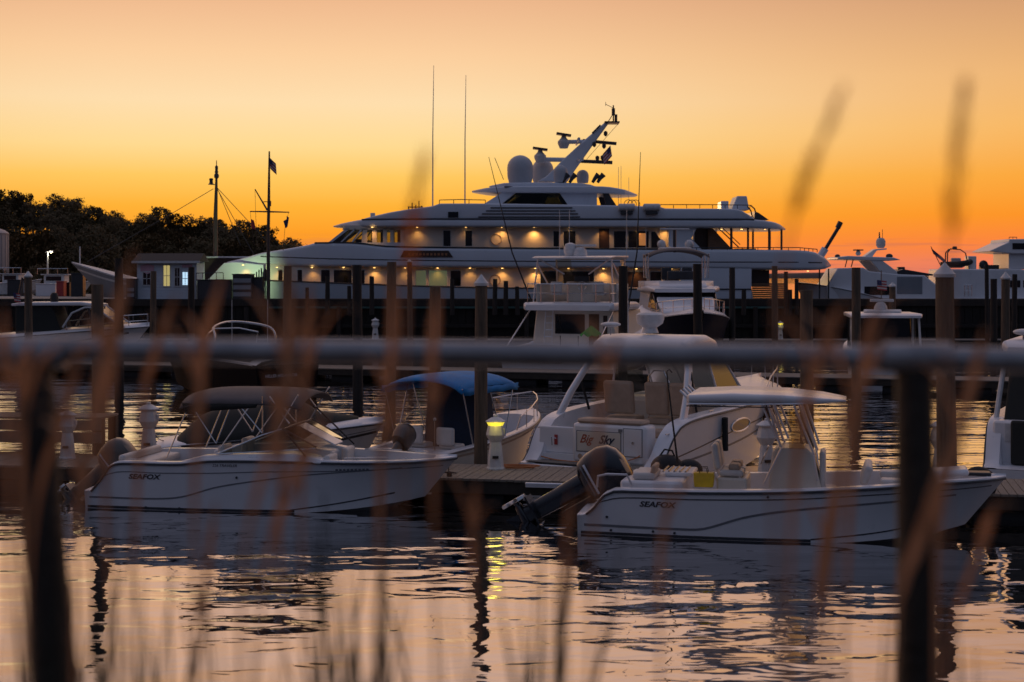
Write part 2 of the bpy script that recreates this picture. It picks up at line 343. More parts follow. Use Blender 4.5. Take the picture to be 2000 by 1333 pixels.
# ---------------------------------------------------------------- boat hull generator (x forward, y port, z up, origin at transom on the waterline)
class Hull:
    def __init__(s, L, B, sheer, beam=None, keel=-0.45, rake=1.0, chine=(-0.06, 0.42), flare=1.3, tum=0.9, narrow=.5):
        s.L, s.B, s.sh, s.keel, s.rake, s.ch, s.flare, s.tum, s.narrow = L, B, sheer, keel, rake, chine, flare, tum, narrow
        s.bm = beam or [(0, .92), (.25, 1), (.5, .99), (.68, .90), (.80, .74), (.89, .52), (.95, .31), (.985, .13), (1, .02)]
        s.zb = sheer[-1][1]
    def z(s, u): return sinterp(s.sh, u)
    def half(s, u): return s.B / 2 * max(sinterp(s.bm, u), 0.008)
    def chz(s, u): return s.ch[0] + (s.ch[1] * s.zb - s.ch[0]) * max(0, u - .35) ** 2 / .4225
    def pt(s, u, t, side=-1):
        zs, zc = s.z(u), s.chz(u); zc = min(zc, zs - .05); ys = s.half(u); yc = ys * (s.tum - s.narrow * u ** 4)
        z = zc + (zs - zc) * t; y = yc + (ys - yc) * t ** (1 + s.flare * u * u)
        return Vector((u * s.L - s.rake * u ** 5 * (1 - (z - s.keel) / (s.zb - s.keel)), side * y, z))
    def on(s, x, z, side=-1, off=0.006):
        u = x / s.L
        for _ in range(6):
            zs, zc = s.z(u), s.chz(u); t = min(max((z - zc) / (zs - zc), 0), 1); p = s.pt(u, t, side); u += (x - p.x) / s.L
        return p + Vector((0, side * off, 0))
    def us(s, extra=()):
        a = [i / 44 for i in range(45)] + [x for x, _ in s.sh] + list(extra); return sorted(set(round(x, 4) for x in a if 0 <= x <= 1))
    def build(s, root, m, deck_m, floor=None, gw=.22, camber=.06, rub='dark_trim', breaks=(), boot=None, inner_m=None):
        us = s.us([b + e for b in breaks for e in (-.0008, .0008)]); ts = [0, .12, .25, .4, .55, .7, .85, 1]
        b = MB(); rows = []
        for u in us:
            st = [s.pt(u, t, -1) for t in ts][::-1]; c = s.pt(u, 0, -1)
            k = Vector((u * s.L - s.rake * u ** 5 * (1.0 if u < 1 else 1), 0, s.keel + (s.chz(u) - s.keel) * max(0, (u - .55) / .45) ** 2.2 * .92))
            ring = st + [k] + [Vector((p.x, -p.y, p.z)) for p in st[::-1]]; rows.append(ring)
        b.grid(rows); n = len(rows[0]); b.f.append(tuple(range(n)))
        hull = b.build('hull', m, root)
        d = MB(); rows = []
        for u in us:
            zs = s.z(u); ys = s.half(u); yi = max(ys - gw, ys * .05); fz = floor(u) if floor else None
            x = s.pt(u, 1).x
            if fz is None: pr = [(ys, zs), (ys * .97, zs + .02), (yi, zs + camber * .5), (yi * .6, zs + camber * .8), (0, zs + camber)]
            else:
                zc_ = min(s.chz(u), zs - .05); lim = abs(s.on(x, fz, -1, 0).y) - .06
                pr = [(ys, zs), (ys * .985, zs + .025), (yi, zs + .025), (max(min(yi * .97, lim), .01), fz), (0, fz)]
            half = [Vector((x, -y, z)) for y, z in pr]; rows.append(half + [Vector((p.x, -p.y, p.z)) for p in half[-2::-1]])
        d.grid(rows); dk = d.build('deck', deck_m, root, ang=40)
        for side in (-1, 1):
            if rub:
                r = MB().tube([s.pt(u, .985, side) + Vector((0, side * .012, -.01)) for u in us if u >= .02], .022, 6); r.build('rub_rail', rub, root)
        return hull
    def ribbon(s, root, pts, wd, m, name='stripe', side=-1):
        """a painted band on the topsides; pts are (x, z)"""
        b = MB(); top = []; bot = []; tab = pts; x0, x1 = pts[0][0], pts[-1][0]
        for i in range(49):
            x = x0 + (x1 - x0) * i / 48; z = sinterp(tab, x); h = wd(i / 48) if callable(wd) else wd
            top.append(s.on(x, z + h / 2, side, .005)); bot.append(s.on(x, z - h / 2, side, .005))
        b.grid([top, bot]); return b.build(name, m, root, recalc=False)
    def write(s, root, body, x, z, size, m, side=-1, **kw):
        return lettering('lettering', body, size, m, root, lambda a, c: s.on(x + a, z + c, side, .008), **kw)

# ================================================================ SETTING
o = MB().add([(-9000, -40, 0), (9000, -40, 0), (9000, 9000, 0), (-9000, 9000, 0)], [(0, 1, 2, 3)]).build('water', 'water'); o['kind'] = 'structure'
# bank under the photographer, with a timber face dropping to the water
b = MB(); rows = []
for iy in range(15):
    y = -9 + 12.8 * iy / 14
    rows.append([(x, y, 3.18 + .05 * mnoise.noise(V(x * .5, y * .5, 0))) for x in [-16 + k for k in range(33)]])
b.grid(rows); o = b.build('bank_ground', 'soil'); o['kind'] = 'structure'
t = thing('bulkhead_wall', 'dark timber bulkhead holding up the reedy bank', 'wall', (0, 3.9, 0))
bd = MB().box((0, 0, 1.25), (.285, .09, 3.9)).build('board', 'pile_dark', t); bd.location = (-16, 0, 0)
for i in range(1, 107):
    c = bd.copy(); col.objects.link(c); c.parent = t; c.location = (-16 + .3 * i, random.uniform(-.012, .012), random.uniform(-.03, .02))
# far low shore beyond the bay
b = MB(); rows = []
for k in range(61):
    x = -500 + 55 * k; h = (7 + 6 * mnoise.noise(V(k * .21, 3, 0)) + 3 * mnoise.noise(V(k * .9, 8, 0))) * (1 if k < 44 else max(0, (60 - k) / 16))
    rows.append([(x, 3300, -.5), (x, 3330, max(h, .3)), (x, 3500, max(h, .3) + 3), (x, 3900, -.5)])
b.grid(rows); o = b.build('far_shore', 'far_land'); o['kind'] = 'structure'
# wooded hill at the left
RIDGE = [(-260, 20), (-120, 14.5), (-113, 14.2), (-98, 13.2), (-90, 10.0), (-84, 8.0), (-76, 8.2), (-66, 7.6), (-58, 6.2), (-52, 4.2), (-46, 1.8), (-40, .6), (-30, -.8)]
def hill(x, y):
    r = interp(RIDGE, x); t = min(max((y - 225) / 115, 0), 1); t = t * t * (3 - 2 * t)
    base = 1.6 if x < -34 else max(-1.0, 1.6 - (x + 34) * .5)
    e = min(max((y - 128) / 8, 0), 1)
    return (-1 + (base + 1) * e) * (1 - t) + max(r, -1) * t + .35 * mnoise.noise(V(x * .06, y * .06, 2))
b = MB(); rows = []
for j in range(41):
    y = 126 + 8 * j; rows.append([(x, y, hill(x, y) - .15) for x in [-264 + 6 * k for k in range(40)]])
b.grid(rows); o = b.build('hill', 'hill_soil'); o['kind'] = 'structure'

def tree_proto(seed, h, rx, nclump, lean):
    rnd = random.Random(seed); root = thing('broadleaf_tree', 'x', 'tree', (0, 0, 0))
    tb = MB(); top = h * .62
    tb.tube([(0, 0, -.4), (lean * .3, 0, h * .2), (lean, .1, h * .42), (lean * 1.2, .1, top)], [.30, .24, .17, .06], 7)
    cl = []
    for k in range(nclump):
        a = rnd.uniform(0, 6.283); zz = rnd.uniform(.26, .98); env = math.sin(min(1, (zz - .14) / .5) * math.pi / 2) if zz < .62 else math.sqrt(max(0, 1 - ((zz - .62) / .40) ** 2))
        rr = rx * env * math.sqrt(rnd.uniform(.10, 1.0)); cl.append((Vector((lean + rr * math.cos(a), rr * math.sin(a), h * zz)), rnd.uniform(.55, 1.15)))
    for c, r in cl[:9]:
        s0 = V(lean * .9, .1, h * rnd.uniform(.28, .5)); tb.tube([s0, s0.lerp(c, .55) + V(0, 0, .25), c], [.09, .06, .02], 5)
    tb.build('trunk', 'bark', root)
    vs = []; fs = []
    for c, r in cl:
        for q in range(30):
            d = Vector((rnd.gauss(0, 1), rnd.gauss(0, 1), rnd.gauss(0, .8))); d.normalize(); p = c + d * r * rnd.uniform(.35, 1.0)
            u = Vector((rnd.gauss(0, 1), rnd.gauss(0, 1), rnd.gauss(0, 1))).normalized(); v2 = u.orthogonal().normalized(); sz = rnd.uniform(.13, .30)
            i0 = len(vs); vs += [p - u * sz, p + v2 * sz * .7, p + u * sz, p - v2 * sz * .7]; fs.append((i0, i0 + 1, i0 + 2, i0 + 3))
    m = MB(); m.add(vs, fs); m.build('crown', 'foliage', root, recalc=False, ang=180)
    return root
protos = [tree_proto(1, 9.6, 3.6, 92, .3), tree_proto(2, 11.0, 3.4, 95, -.4), tree_proto(3, 8.4, 4.0, 88, .1), tree_proto(4, 7.4, 3.0, 66, .5)]
used = [False] * 4
rt = random.Random(5)
def plant(x, y, k, s, label, group):
    o = protos[k] if not used[k] else copy_tree(protos[k]); used[k] = True
    o.location = (x, y, hill(x, y) - .2); o.rotation_euler = (0, 0, rt.uniform(0, 6.28)); o.scale = (s * rt.uniform(.92, 1.12), s * rt.uniform(.92, 1.12), s)
    tag(o, label, 'tree', group)
x = -134.0
while x < -44:                                       # the skyline
    plant(x, 338 + rt.uniform(-7, 7), rt.choice([0, 1, 2, 0, 1]), rt.uniform(.82, 1.08), 'dark broadleaf tree on the skyline of the wooded hill', 'skyline trees of the wooded hill'); x += rt.uniform(2.3, 4.3)
x = -136.0
while x < -50:
    plant(x, 350 + rt.uniform(-4, 4), rt.choice([0, 2, 2]), rt.uniform(.78, .92), 'dark broadleaf tree on the skyline of the wooded hill', 'skyline trees of the wooded hill'); x += rt.uniform(2.4, 3.6)
for row, (yy, step) in enumerate([(322, 4.6), (304, 5.0), (286, 5.0), (268, 5.2), (250, 5.4), (236, 5.6), (222, 5.6)]):   # the slope below
    x = -yy * .345
    while x < -44 - row * 1.2:
        plant(x + rt.uniform(-1.2, 1.2), yy + rt.uniform(-6, 6), rt.choice([0, 1, 2, 3]), rt.uniform(.72, 1.0), 'dark tree crown packed into the slope of the wooded hill', 'trees on the slope of the wooded hill'); x += step * rt.uniform(.8, 1.2)
for x in (-70, -66.5, -62, -57, -52.5, -48, -43):
    plant(x, 196 + rt.uniform(-5, 5), 3, rt.uniform(.48, .62), 'low bushy tree at the foot of the hill beside the tank', 'low trees at the foot of the hill')

# storage tank in front of the hill
t = thing('storage_tank', 'pale round storage tank with a domed roof among the hill trees', 'tank', (-73.0, 214, 1.2))
MB().lathe([(2.75, 0), (2.75, 9.1), (2.70, 9.2)], n=40).build('shell', 'tank_paint', t)
MB().lathe([(2.82, 9.2), (2.80, 9.32), (2.2, 9.75), (1.2, 10.05), (.05, 10.15)], n=40).build('roof', 'tank_paint', t)
for a in range(24):
    an = rad(15 * a); MB().box((2.78 * math.cos(an), 2.78 * math.sin(an), 4.6), (.05, .12, 9.0), an).build('seam_rib', 'tank_paint', t)

# ---------------------------------------------------------------- foreground railing on the bank
RY = 3.35
t = thing('railing', 'galvanised pipe handrail on dark posts along the bank', 'railing', (0, RY, 3.18))
def rz(px, py): p = at(px, py, RY); return V(p.x, 0, p.z - 3.18)
MB().tube([rz(-900, 664), rz(0, 681), rz(400, 686), rz(1000, 692), rz(1500, 696), rz(2000, 704), rz(2900, 718)], .0275, 20).build('handrail', 'galv', t)
for px, dx, w_ in ((62, .062, .046), (1788, .012, .047), (-1640, 0, .046), (3500, 0, .046)):
    top = rz(px, 690 if px < 1000 else 699)
    MB().tube([top + V(0, .012, .01), V(top.x + dx * .6, .012, top.z * .5), V(top.x + dx, .012, -.25)], [w_ * .86, w_ * .93, w_], 14).build('post', 'rail_post_paint', t)
    MB().tube([top + V(-.075, 0, 0), top + V(.075, 0, 0)], .034, 16).build('clamp', 'galv', t)

# ---------------------------------------------------------------- reeds between the lens and the railing
def reed(ctrl, Y, wd, tip, k):
    """ctrl: photo pixels from the top down; the stalk goes on down to the ground"""
    pts = [at(x, y, Y) for x, y in ctrl]; d = (pts[-1] - pts[-2]).normalized(); g = pts[-1]
    if g.z > 3.3:
        n = (g.z - 3.16) / max(-d.z, .35); e = g + Vector((d.x * .5, 0, -1)).normalized() * (g.z - 3.16); pts.append(e)
    root = thing('reed', 'tall dry reed with a feathery seed head reaching above the horizon' if tip else 'dry brown reed blade standing before the railing', 'reed', pts[-1], 0, 'tall seeding reeds on the bank' if tip else 'reed blades growing on the bank'); base = pts[-1]
    cv = curve_pts([p - base for p in pts], 26)
    ln = len(cv); st = MB(); L_ = []; R_ = []; yaw = random.uniform(-.5, .5)
    sx = V(math.cos(yaw), math.sin(yaw), 0)
    for i, p in enumerate(cv):
        s = i / (ln - 1); e = min(max((s - .40) / .35, 0), 1); h = (.0022 + .0012 * s) if tip else wd * min(1, .12 + s * 5.5) * (1 - .72 * e * e * (3 - 2 * e))
        q = V(0, .006 * math.sin(3 * s + k), 0); L_.append(p - sx * h / 2 + q); R_.append(p + sx * h / 2 + q)
    M_ = [(a + b_) / 2 + V(0, .004, 0) for a, b_ in zip(L_, R_)]
    st.grid([L_, M_, R_]).build('blade', 'reed_leaf', root, recalc=False, solid=.0012)
    rl = random.Random(k + 100)
    for q in range(0 if tip else rl.choice([1, 2, 2, 3])):      # side leaves bending away from the stalk
        i0 = int((ln - 1) * rl.uniform(.25, .62)); p = cv[i0]; sd = rl.choice([-1, 1]); lg = rl.uniform(.10, .24); bw = wd * rl.uniform(.35, .6)
        lc = [p + V(sd * lg * .38 * s_ ** 1.5, rl.uniform(-.02, .02) * s_, lg * (s_ - .45 * s_ ** 3)) for s_ in (0, .2, .4, .6, .8, 1)]
        MB().grid([[v_ - V(bw * e_ / 2, 0, 0) for v_, e_ in zip(lc, (.4, .9, 1, .8, .5, .05))], [v_ + V(bw * e_ / 2, .002, 0) for v_, e_ in zip(lc, (.4, .9, 1, .8, .5, .05))]]).build('leaf', 'reed_leaf', root, recalc=False, solid=.001)
    if tip:                                              # feathery seed head
        pm = MB(); rr = random.Random(k); hl = (ctrl[2][1] - ctrl[0][1]) / (1330 - ctrl[0][1]); zt, zb = cv[0].z, (at(*ctrl[2], Y) - base).z
        top_ = [p for p in cv if p.z > zb]; m_ = len(top_) - 1
        for q in range(75):
            s = rr.uniform(0, 1) ** .85; f = s * m_; i_ = min(int(f), m_ - 1); p = top_[i_].lerp(top_[i_ + 1], f - i_)
            hw = .0085 * math.sin(math.pi * min(1, .22 + .78 * (1 - s) ** .8)) ** .6; a = rr.uniform(0, 6.28)
            c_ = p + V(hw * rr.uniform(.1, 1) * math.cos(a), hw * rr.uniform(.1, 1) * math.sin(a), 0); d2 = (top_[max(i_ - 1, 0)] - top_[i_ + 1]).normalized() + V(.25 * math.cos(a), .25 * math.sin(a), 0)
            pm.tube([c_, c_ + d2.normalized() * rr.uniform(.012, .024)], [.0011, .0003], 3, cap=False)
        pm.build('seed_head', 'reed_plume', root, recalc=False)
    return root
REEDS = [  # (pixels top -> down), distance, blade width, has seed head
    ([(1642, 186), (1590, 310), (1548, 440), (1520, 620), (1512, 1000), (1530, 1320)], 1.75, .013, 1),
    ([(1882, 165), (1868, 320), (1858, 500), (1850, 760), (1846, 1320)], 1.7, .013, 1),
    ([(828, 312), (806, 420), (792, 600), (784, 1000), (790, 1330)], 1.9, .009, 1),
    ([(262, 486), (232, 600), (196, 760), (166, 930), (150, 1060), (146, 1330)], 2.3, .024, 0),
    ([(246, 520), (228, 660), (214, 820), (206, 1000), (222, 1330)], 2.5, .017, 0),
    ([(64, 660), (46, 730), (40, 860), (44, 1330)], 2.4, .022, 0),
    ([(150, 680), (144, 730), (120, 820), (70, 980), (46, 1330)], 2.4, .018, 0),
    ([(345, 570), (318, 640), (282, 760), (264, 1000), (250, 1330)], 2.6, .015, 0),
    ([(434, 530), (410, 620), (392, 700), (388, 800), (380, 1000), (384, 1330)], 2.4, .021, 0),
    ([(560, 506), (568, 600), (566, 680), (552, 800), (530, 880), (496, 990), (478, 1100), (470, 1330)], 2.2, .022, 0),
    ([(606, 548), (604, 640), (596, 760), (590, 1000), (594, 1330)], 2.6, .013, 0),
    ([(640, 800), (610, 880), (560, 980), (520, 1100), (500, 1330)], 2.4, .016, 0),
    ([(764, 520), (768, 640), (756, 760), (744, 900), (738, 1130), (730, 1330)], 2.35, .018, 0),
    ([(856, 560), (846, 660), (842, 760), (846, 960), (850, 1330)], 2.3, .017, 0),
    ([(516, 720), (536, 800), (548, 900), (546, 1060), (556, 1330)], 2.6, .014, 0),
    ([(1212, 650), (1192, 710), (1174, 790), (1160, 1000), (1150, 1330)], 2.3, .013, 0),
    ([(1336, 940), (1300, 1010), (1286, 1150), (1288, 1330)], 2.5, .012, 0),
    ([(1648, 590), (1610, 680), (1576, 780), (1552, 920), (1544, 1100), (1540, 1330)], 2.2, .022, 0),
    ([(1738, 640), (1690, 730), (1652, 830), (1636, 960), (1616, 1180), (1620, 1330)], 2.2, .022, 0),
    ([(1716, 560), (1690, 700), (1668, 900), (1656, 1120), (1650, 1330)], 2.5, .014, 0),
    ([(1640, 920), (1620, 1020), (1600, 1150), (1590, 1330)], 2.4, .017, 0),
    ([(1842, 900), (1822, 980), (1786, 1080), (1760, 1150), (1740, 1330)], 2.1, .019, 0),
    ([(1924, 640), (1900, 740), (1862, 880), (1830, 1010), (1826, 1330)], 2.3, .020, 0),
    ([(1944, 980), (1918, 1060), (1880, 1160), (1852, 1330)], 2.4, .015, 0),
    ([(930, 940), (926, 1010), (924, 1090), (930, 1330)], 2.6, .016, 0),
    ([(1112, 960), (1106, 1040), (1100, 1180), (1108, 1330)], 2.6, .010, 0),
    ([(4, 600), (8, 720), (12, 960), (20, 1330)], 2.4, .016, 0),
    ([(420, 980), (408, 1080), (400, 1200), (404, 1330)], 2.6, .012, 0),
]
for k, (c, Y, wd, tip) in enumerate(REEDS): reed(c, Y * .95, wd * .78, tip, k)
# fresh dark grass at the foot of the railing
g = MB(); rg = random.Random(3)
def tuft(px, n, hmax):
    for _ in range(n):
        Y = rg.uniform(2.3, 3.1); x = (px + rg.gauss(0, 26) - 1000) * Y / F; h = rg.uniform(.45, 1) * hmax; ln_ = rg.gauss(0, .05); w_ = rg.uniform(.005, .010)
        p = [V(x + ln_ * s * s, Y, 3.16 + h * s) for s in (0, .35, .7, 1)]
        g.grid([[q - V(w_ * (1 - i * .3), 0, 0) for i, q in enumerate(p)], [q + V(w_ * (1 - i * .3), 0, 0) for i, q in enumerate(p)]])
for px, n, h in [(30, 9, .62), (95, 9, .66), (170, 12, .72), (245, 12, .74), (330, 4, .6), (420, 3, .62), (470, 4, .6), (640, 12, .72), (720, 14, .76), (880, 5, .62), (1020, 7, .66), (1060, 9, .72), (1300, 2, .5), (1680, 4, .56), (1900, 6, .6), (560, 3, .56)]:
    tuft(px, int(n * 2.0), h + .24)
o = g.build('grass', 'grass_dark', recalc=False); o['kind'] = 'stuff'; o['label'] = 'dark green grass blades at the foot of the railing'; o['category'] = 'grass'

# ---------------------------------------------------------------- docks
def dock(name, label, x0, yf, slope, length, depth, ztop, plank, wood):
    a = math.atan(slope); t = thing(name, label, 'dock', (x0, yf, 0), a)
    MB().bx(0, length, .03, .09, ztop - .30, ztop - .05).build('front_beam', 'dock_frame', t, bevel=.008)
    MB().bx(0, length, depth - .09, depth - .03, ztop - .30, ztop - .05).build('rear_beam', 'dock_frame', t)
    x = 1.2
    while x < length - 1:
        MB().bx(x, x + 1.5, .2, depth - .2, -.28, ztop - .31).build('float', 'float_foam', t, bevel=.05); x += 2.6
    if plank:
        n = int(length / plank); p0 = MB().bx(0, plank - .012, 0, depth, ztop - .048, ztop).build('plank', wood, t, bevel=.004, seg=1)
        for i in range(n):
            o = p0 if i == 0 else p0.copy()
            if i: col.objects.link(o); o.parent = t
            o.location = (i * plank, random.uniform(-.015, .015), random.uniform(-.004, .004))
    else:
        MB().bx(0, length, 0, depth, ztop - .05, ztop).build('decking', wood, t, bevel=.01)
    return t, a
SL = -.22
dockA, angA = dock('floating_dock', 'near floating plank dock behind the two open motorboats', -13.0, 30.17 + .22 * 13, SL, 25.8, 2.3, .50, .15, 'dock_wood')
def onA(x, d): return V(x, 30.17 + SL * x + d / math.cos(angA), .5)     # a spot on the near dock
dockB, angB = dock('floating_dock', 'outer floating dock in front of the sport fishing boat', -34.0, 64.4 + .30 * 34, -.30, 66, 2.4, .50, 0, 'dock_wood_grey')
dockC, _ = dock('floating_dock', 'low floating dock at the foot of the dark pier', -46.0, 96.4, 0.0, 100, 2.2, .50, 0, 'dock_wood_grey')
# cleats and a metal edge strip on the near dock
for px_x in (-1.25, 4.2, -6.2, 9.6):
    p = onA(px_x, .22); t = thing('dock_cleat', 'small black iron cleat bolted to the near dock edge', 'cleat', p, angA, 'cleats on the near dock')
    MB().tube([(-.15, 0, .075), (0, 0, .085), (.15, 0, .075)], [.012, .022, .012], 8).build('horn', 'black_rubber', t)
    MB().bx(-.05, .05, -.025, .025, 0, .08).build('foot', 'black_rubber', t, bevel=.006)
p = onA(.75, -.04); o = MB().bx(-.5, .5, -.05, .02, -.13, -.03).build('bumper_strip', 'alu', None, bevel=.02, loc=p); o.rotation_euler[2] = angA; tag(o, 'short pale metal bumper strip on the near dock front', 'bumper')

# timber landing at the left end of the near dock
t = thing('timber_landing', 'weathered timber landing stage with side boards at the dock end', 'landing', at(60, 540, 34.4) * 1.0, -.10)
t.location.z = 0
for i in range(26): MB().bx(-4.6 + .24 * i, -4.6 + .24 * i + .225, 0, 1.1, 1.30, 1.35).build('plank', 'dock_wood', t, bevel=.004, seg=1)
for z0, z1 in ((1.06, 1.29), (.78, 1.02)): MB().bx(-4.6, 1.64, -.05, .0, z0, z1).build('side_board', 'dock_wood_grey', t, bevel=.006)
for x in (-4.4, -2.2, -.2, 1.45): MB().bx(x, x + .18, .02, .2, -.8, 1.29).build('post', 'pile_dark', t)
for x in (-4.4, -2.2, -.2, 1.45): MB().bx(x, x + .18, .9, 1.08, -.8, 1.29).build('post', 'pile_dark', t)

# ---------------------------------------------------------------- the long dark pier
PY, PZ = 100.0, 3.0
t = thing('pier', 'long dark timber pier with a pale green wale running along its face', 'pier', (0, PY, 0))
MB().bx(-70, 70, 0, 3.4, PZ - .25, PZ).build('deck', 'bulkhead_wood', t, bevel=.02)
MB().bx(-70, 70, -.16, -.003, PZ - .45, PZ + .02).build('cap_beam', 'pile_dark', t, bevel=.02)
MB().bx(-15.8, 18.4, -.30, -.165, PZ - .60, PZ - .47).build('wale', 'green_wale', t, bevel=.02)
MB().bx(-70, 70, -.28, -.165, 1.15, 1.38).build('wale', 'bulkhead_wood', t, bevel=.02, label='lower dark wale')
MB().bx(-70, 70, .25, .33, -1.5, PZ - .26).build('backing_wall', 'bulkhead_wood', t)
bd = MB().bx(0, .47, 0, .12, -1.5, PZ - .26).build('sheet_board', 'bulkhead_wood', t)
for i in range(280):
    o = bd if i == 0 else bd.copy()
    if i: col.objects.link(o); o.parent = t
    o.location = (-70 + .5 * i, .02 + random.uniform(-.03, .02), 0)
fp = MB().lathe([(.17, -1.6), (.16, 1), (.15, PZ - .5)], n=9).build('fender_pile', 'pile_dark', t)
for i in range(46):
    o = fp if i == 0 else fp.copy()
    if i: col.objects.link(o); o.parent = t
    o.location = (-68 + 3.0 * i + random.uniform(-.3, .3), -.34, 0)
# left: pier apron going back to the land
o = MB().bx(-70, -19.5, 103.42, 131, PZ - .35, PZ - .02).build('pier_apron', 'concrete', bevel=.02); tag(o, 'broad concrete apron behind the pier on the left', 'apron')

# ---------------------------------------------------------------- mooring piles
def pile(px, ytop, wpx, label, Y=None, cap=None, wood='pile_wood', zb=-1.2, group=None, dia=.32):
    Y = Y or dia * F / wpx; r = wpx * Y / F / 2; p = at(px, ytop, Y); ht = p.z
    ln_ = random.uniform(-.012, .012); seed = random.random() * 50
    prof = [(1.10, zb), (1.06, .4), (1.0, ht * .5), (.97, ht)]
    b = MB(); rings = []
    for k, (m_, z) in enumerate([(interp([(zb, 1.10), (ht, .95)], zb + (ht - zb) * i / 7), zb + (ht - zb) * i / 7) for i in range(8)]):
        rings.append([V(ln_ * (z - ht) + r * m_ * math.cos(a) * (1 + .06 * mnoise.noise(V(a, z * .8, seed))), r * m_ * math.sin(a) * (1 + .06 * mnoise.noise(V(a + 9, z * .8, seed))), z) for a in (2 * math.pi * q / 14 for q in range(14))])
    b.loft(rings)
    if cap:
        t = thing('mooring_pile', label, 'pile', (p.x, Y, 0), 0, group); b.build('shaft', wood, t)
        MB().lathe([(r * 1.12, ht - .02), (r * 1.16, ht + .04), (r * .75, ht + cap * .45), (.01, ht + cap)], n=18).build('cap', 'weathered_white', t)
        return t
    o = b.build('mooring_pile', wood, loc=(p.x, Y, 0)); tag(o, label, 'pile', group); return o
pile(940, 557, 25, 'tall pile with a white cone cap beside the yellow-lit dock pedestal', 33.0, cap=.23)
pile(1845, 540, 37, 'thick pile with a grey cone cap behind the bow of the console boat', 29.0, cap=.26)
pile(1575, 567, 26, 'flat-topped pile standing behind the console boat hard top', 36.5)
pile(190, 556, 24, 'flat-topped pile at the timber landing', 36.0)
pile(850, 560, 22, 'plain pile behind the blue canopy of the fishing boat', 50.0)
pile(765, 512, 19, 'brown pile between the dark-hulled cruiser and the blue canopy', 52.0)
pile(697, 518, 19, 'dark pile to the right of the dark-hulled cruiser windshield', 57.0, wood='pile_dark')
pile(562, 520, 16, 'pile right behind the dark-hulled cruiser windshield', 62.0)
pile(232, 505, 17, 'tall dark pile beside the bow of the white express cruiser', 60.0, wood='pile_dark')
pile(55, 541, 15, 'pile with a small white cap at the stern of the white express cruiser', 66.0, cap=.25)
pile(300, 530, 12, 'slim pile in front of the white dock booth', 80.0, wood='pile_wood')
pile(374, 522, 13, 'slim dark pile at the right corner of the white dock booth', 82.0, wood='pile_dark')
pile(800, 512, 10, 'slim grey pile with a pale cap by the yacht name board', 92.0, cap=.16)
pile(1217, 520, 18, 'dark pile at the flybridge side of the sport fishing boat', 58.0, wood='pile_dark')
pile(1362, 516, 18, 'dark pile in front of the navy motor yacht bow', 59.0, wood='pile_dark')
pile(1430, 523, 12, 'slim dark pile to the right of the navy motor yacht', 84.0, wood='pile_dark')
pile(1513, 520, 12, 'slim brown pile over the far yellow-topped pedestal', 86.0)
pile(1672, 523, 18, 'brown pile in front of the white yacht with the radar arch', 60.0)
pile(1743, 560, 13, 'slim pile with a small cone cap by the white hard top', 72.0, cap=.2)
pile(1927, 517, 8, 'thin dark pole pile by the white yacht with the tender', 94.0, wood='pile_dark')
pile(1941, 545, 13, 'short dark pile under the white yacht with the tender', 80.0, wood='pile_dark')
pile(1964, 545, 17, 'grey pile with a pale cap under the overhanging yacht roof', 64.0, cap=.30)
pile(1982, 536, 10, 'dark pile at the far right of the pier', 88.0, wood='pile_dark')
for px, yt, wp in ((640, 540, 9), (682, 559, 8), (726, 540, 9), (883, 545, 8), (967, 545, 9), (988, 549, 9), (1010, 560, 8), (1453, 566, 9), (1543, 566, 9), (1556, 545, 8), (1535, 531, 8), (600, 562, 7), (1300, 548, 9)):
    pile(px, yt, wp, 'short dark mooring post along the pier edge below the superyacht', 99.3, wood='pile_dark', zb=2.0, group='mooring posts along the pier')

# ---------------------------------------------------------------- dock power pedestals shaped like small lighthouses
def pedestal(p, label, lit=None, s=1.0, rz=0.0, cord=None):
    t = thing('dock_pedestal', label, 'pedestal', p, rz, 'power pedestals on the docks'); t.scale = (s, s, s)
    MB().lathe([(.205, 0), (.205, .03), (.185, .06), (.165, .30), (.135, .56), (.125, .62)], n=8).build('base', 'weathered_white', t, ang=25)
    MB().lathe([(.125, .62), (.20, .74), (.215, .78), (.175, .97), (.17, .985)], n=8).build('housing', 'weathered_white', t, ang=25)
    MB().lathe([(.165, .985), (.205, 1.07)] if lit else [(.165, .985), (.16, 1.03)], n=8).build('lens', lit or 'weathered_white', t, ang=25)
    z = 1.07 if lit else 1.03
    MB().lathe([(.225, z), (.225, z + .02), (.10, z + .095), (.045, z + .11), (.045, z + .15), (.02, z + .16)], n=8).build('roof', 'weathered_white', t, ang=25)
    MB().bx(-.07, .07, -.20, -.150, .26, .32).build('socket', 'black_rubber', t, bevel=.008)
    MB().bx(.17, .215, -.06, .06, .80, .92).build('breaker_lid', 'weathered_white', t, bevel=.008)
    if lit:
        ld = bpy.data.lights.new('pedestal_light', 'POINT'); ld.energy = 1.3; ld.color = (1, .78, .12); ld.shadow_soft_size = .12
        lo = bpy.data.objects.new('pedestal_light', ld); col.objects.link(lo); lo.parent = t; lo.location = (0, -.33, 1.02)
    return t
p = onA(-.34, 1.55); pedestal(p, 'white lighthouse-shaped pedestal with a glowing yellow band on the dock', 'lamp_yellow', .92)
pedestal(onA(-9.75, 1.35), 'white dock pedestal beside the timber landing', None, .92)
pedestal(onA(-8.05, 2.05), 'white dock pedestal behind the tilted outboard of the bimini boat', None, 1.02)
pedestal(onA(5.15, 2.0), 'white dock pedestal behind the seats of the console boat', None, .95)
pedestal(onA(8.35, 1.5), 'white dock pedestal at the bow of the console boat', None, 1.05)
pedestal(at(733, 655, 97.4) * V(1, 1, 0).x if False else V((733 - 1000) * 97.5 / F, 97.5, .5), 'pale hydrant-like pedestal on the low dock under the superyacht', None, 1.15)
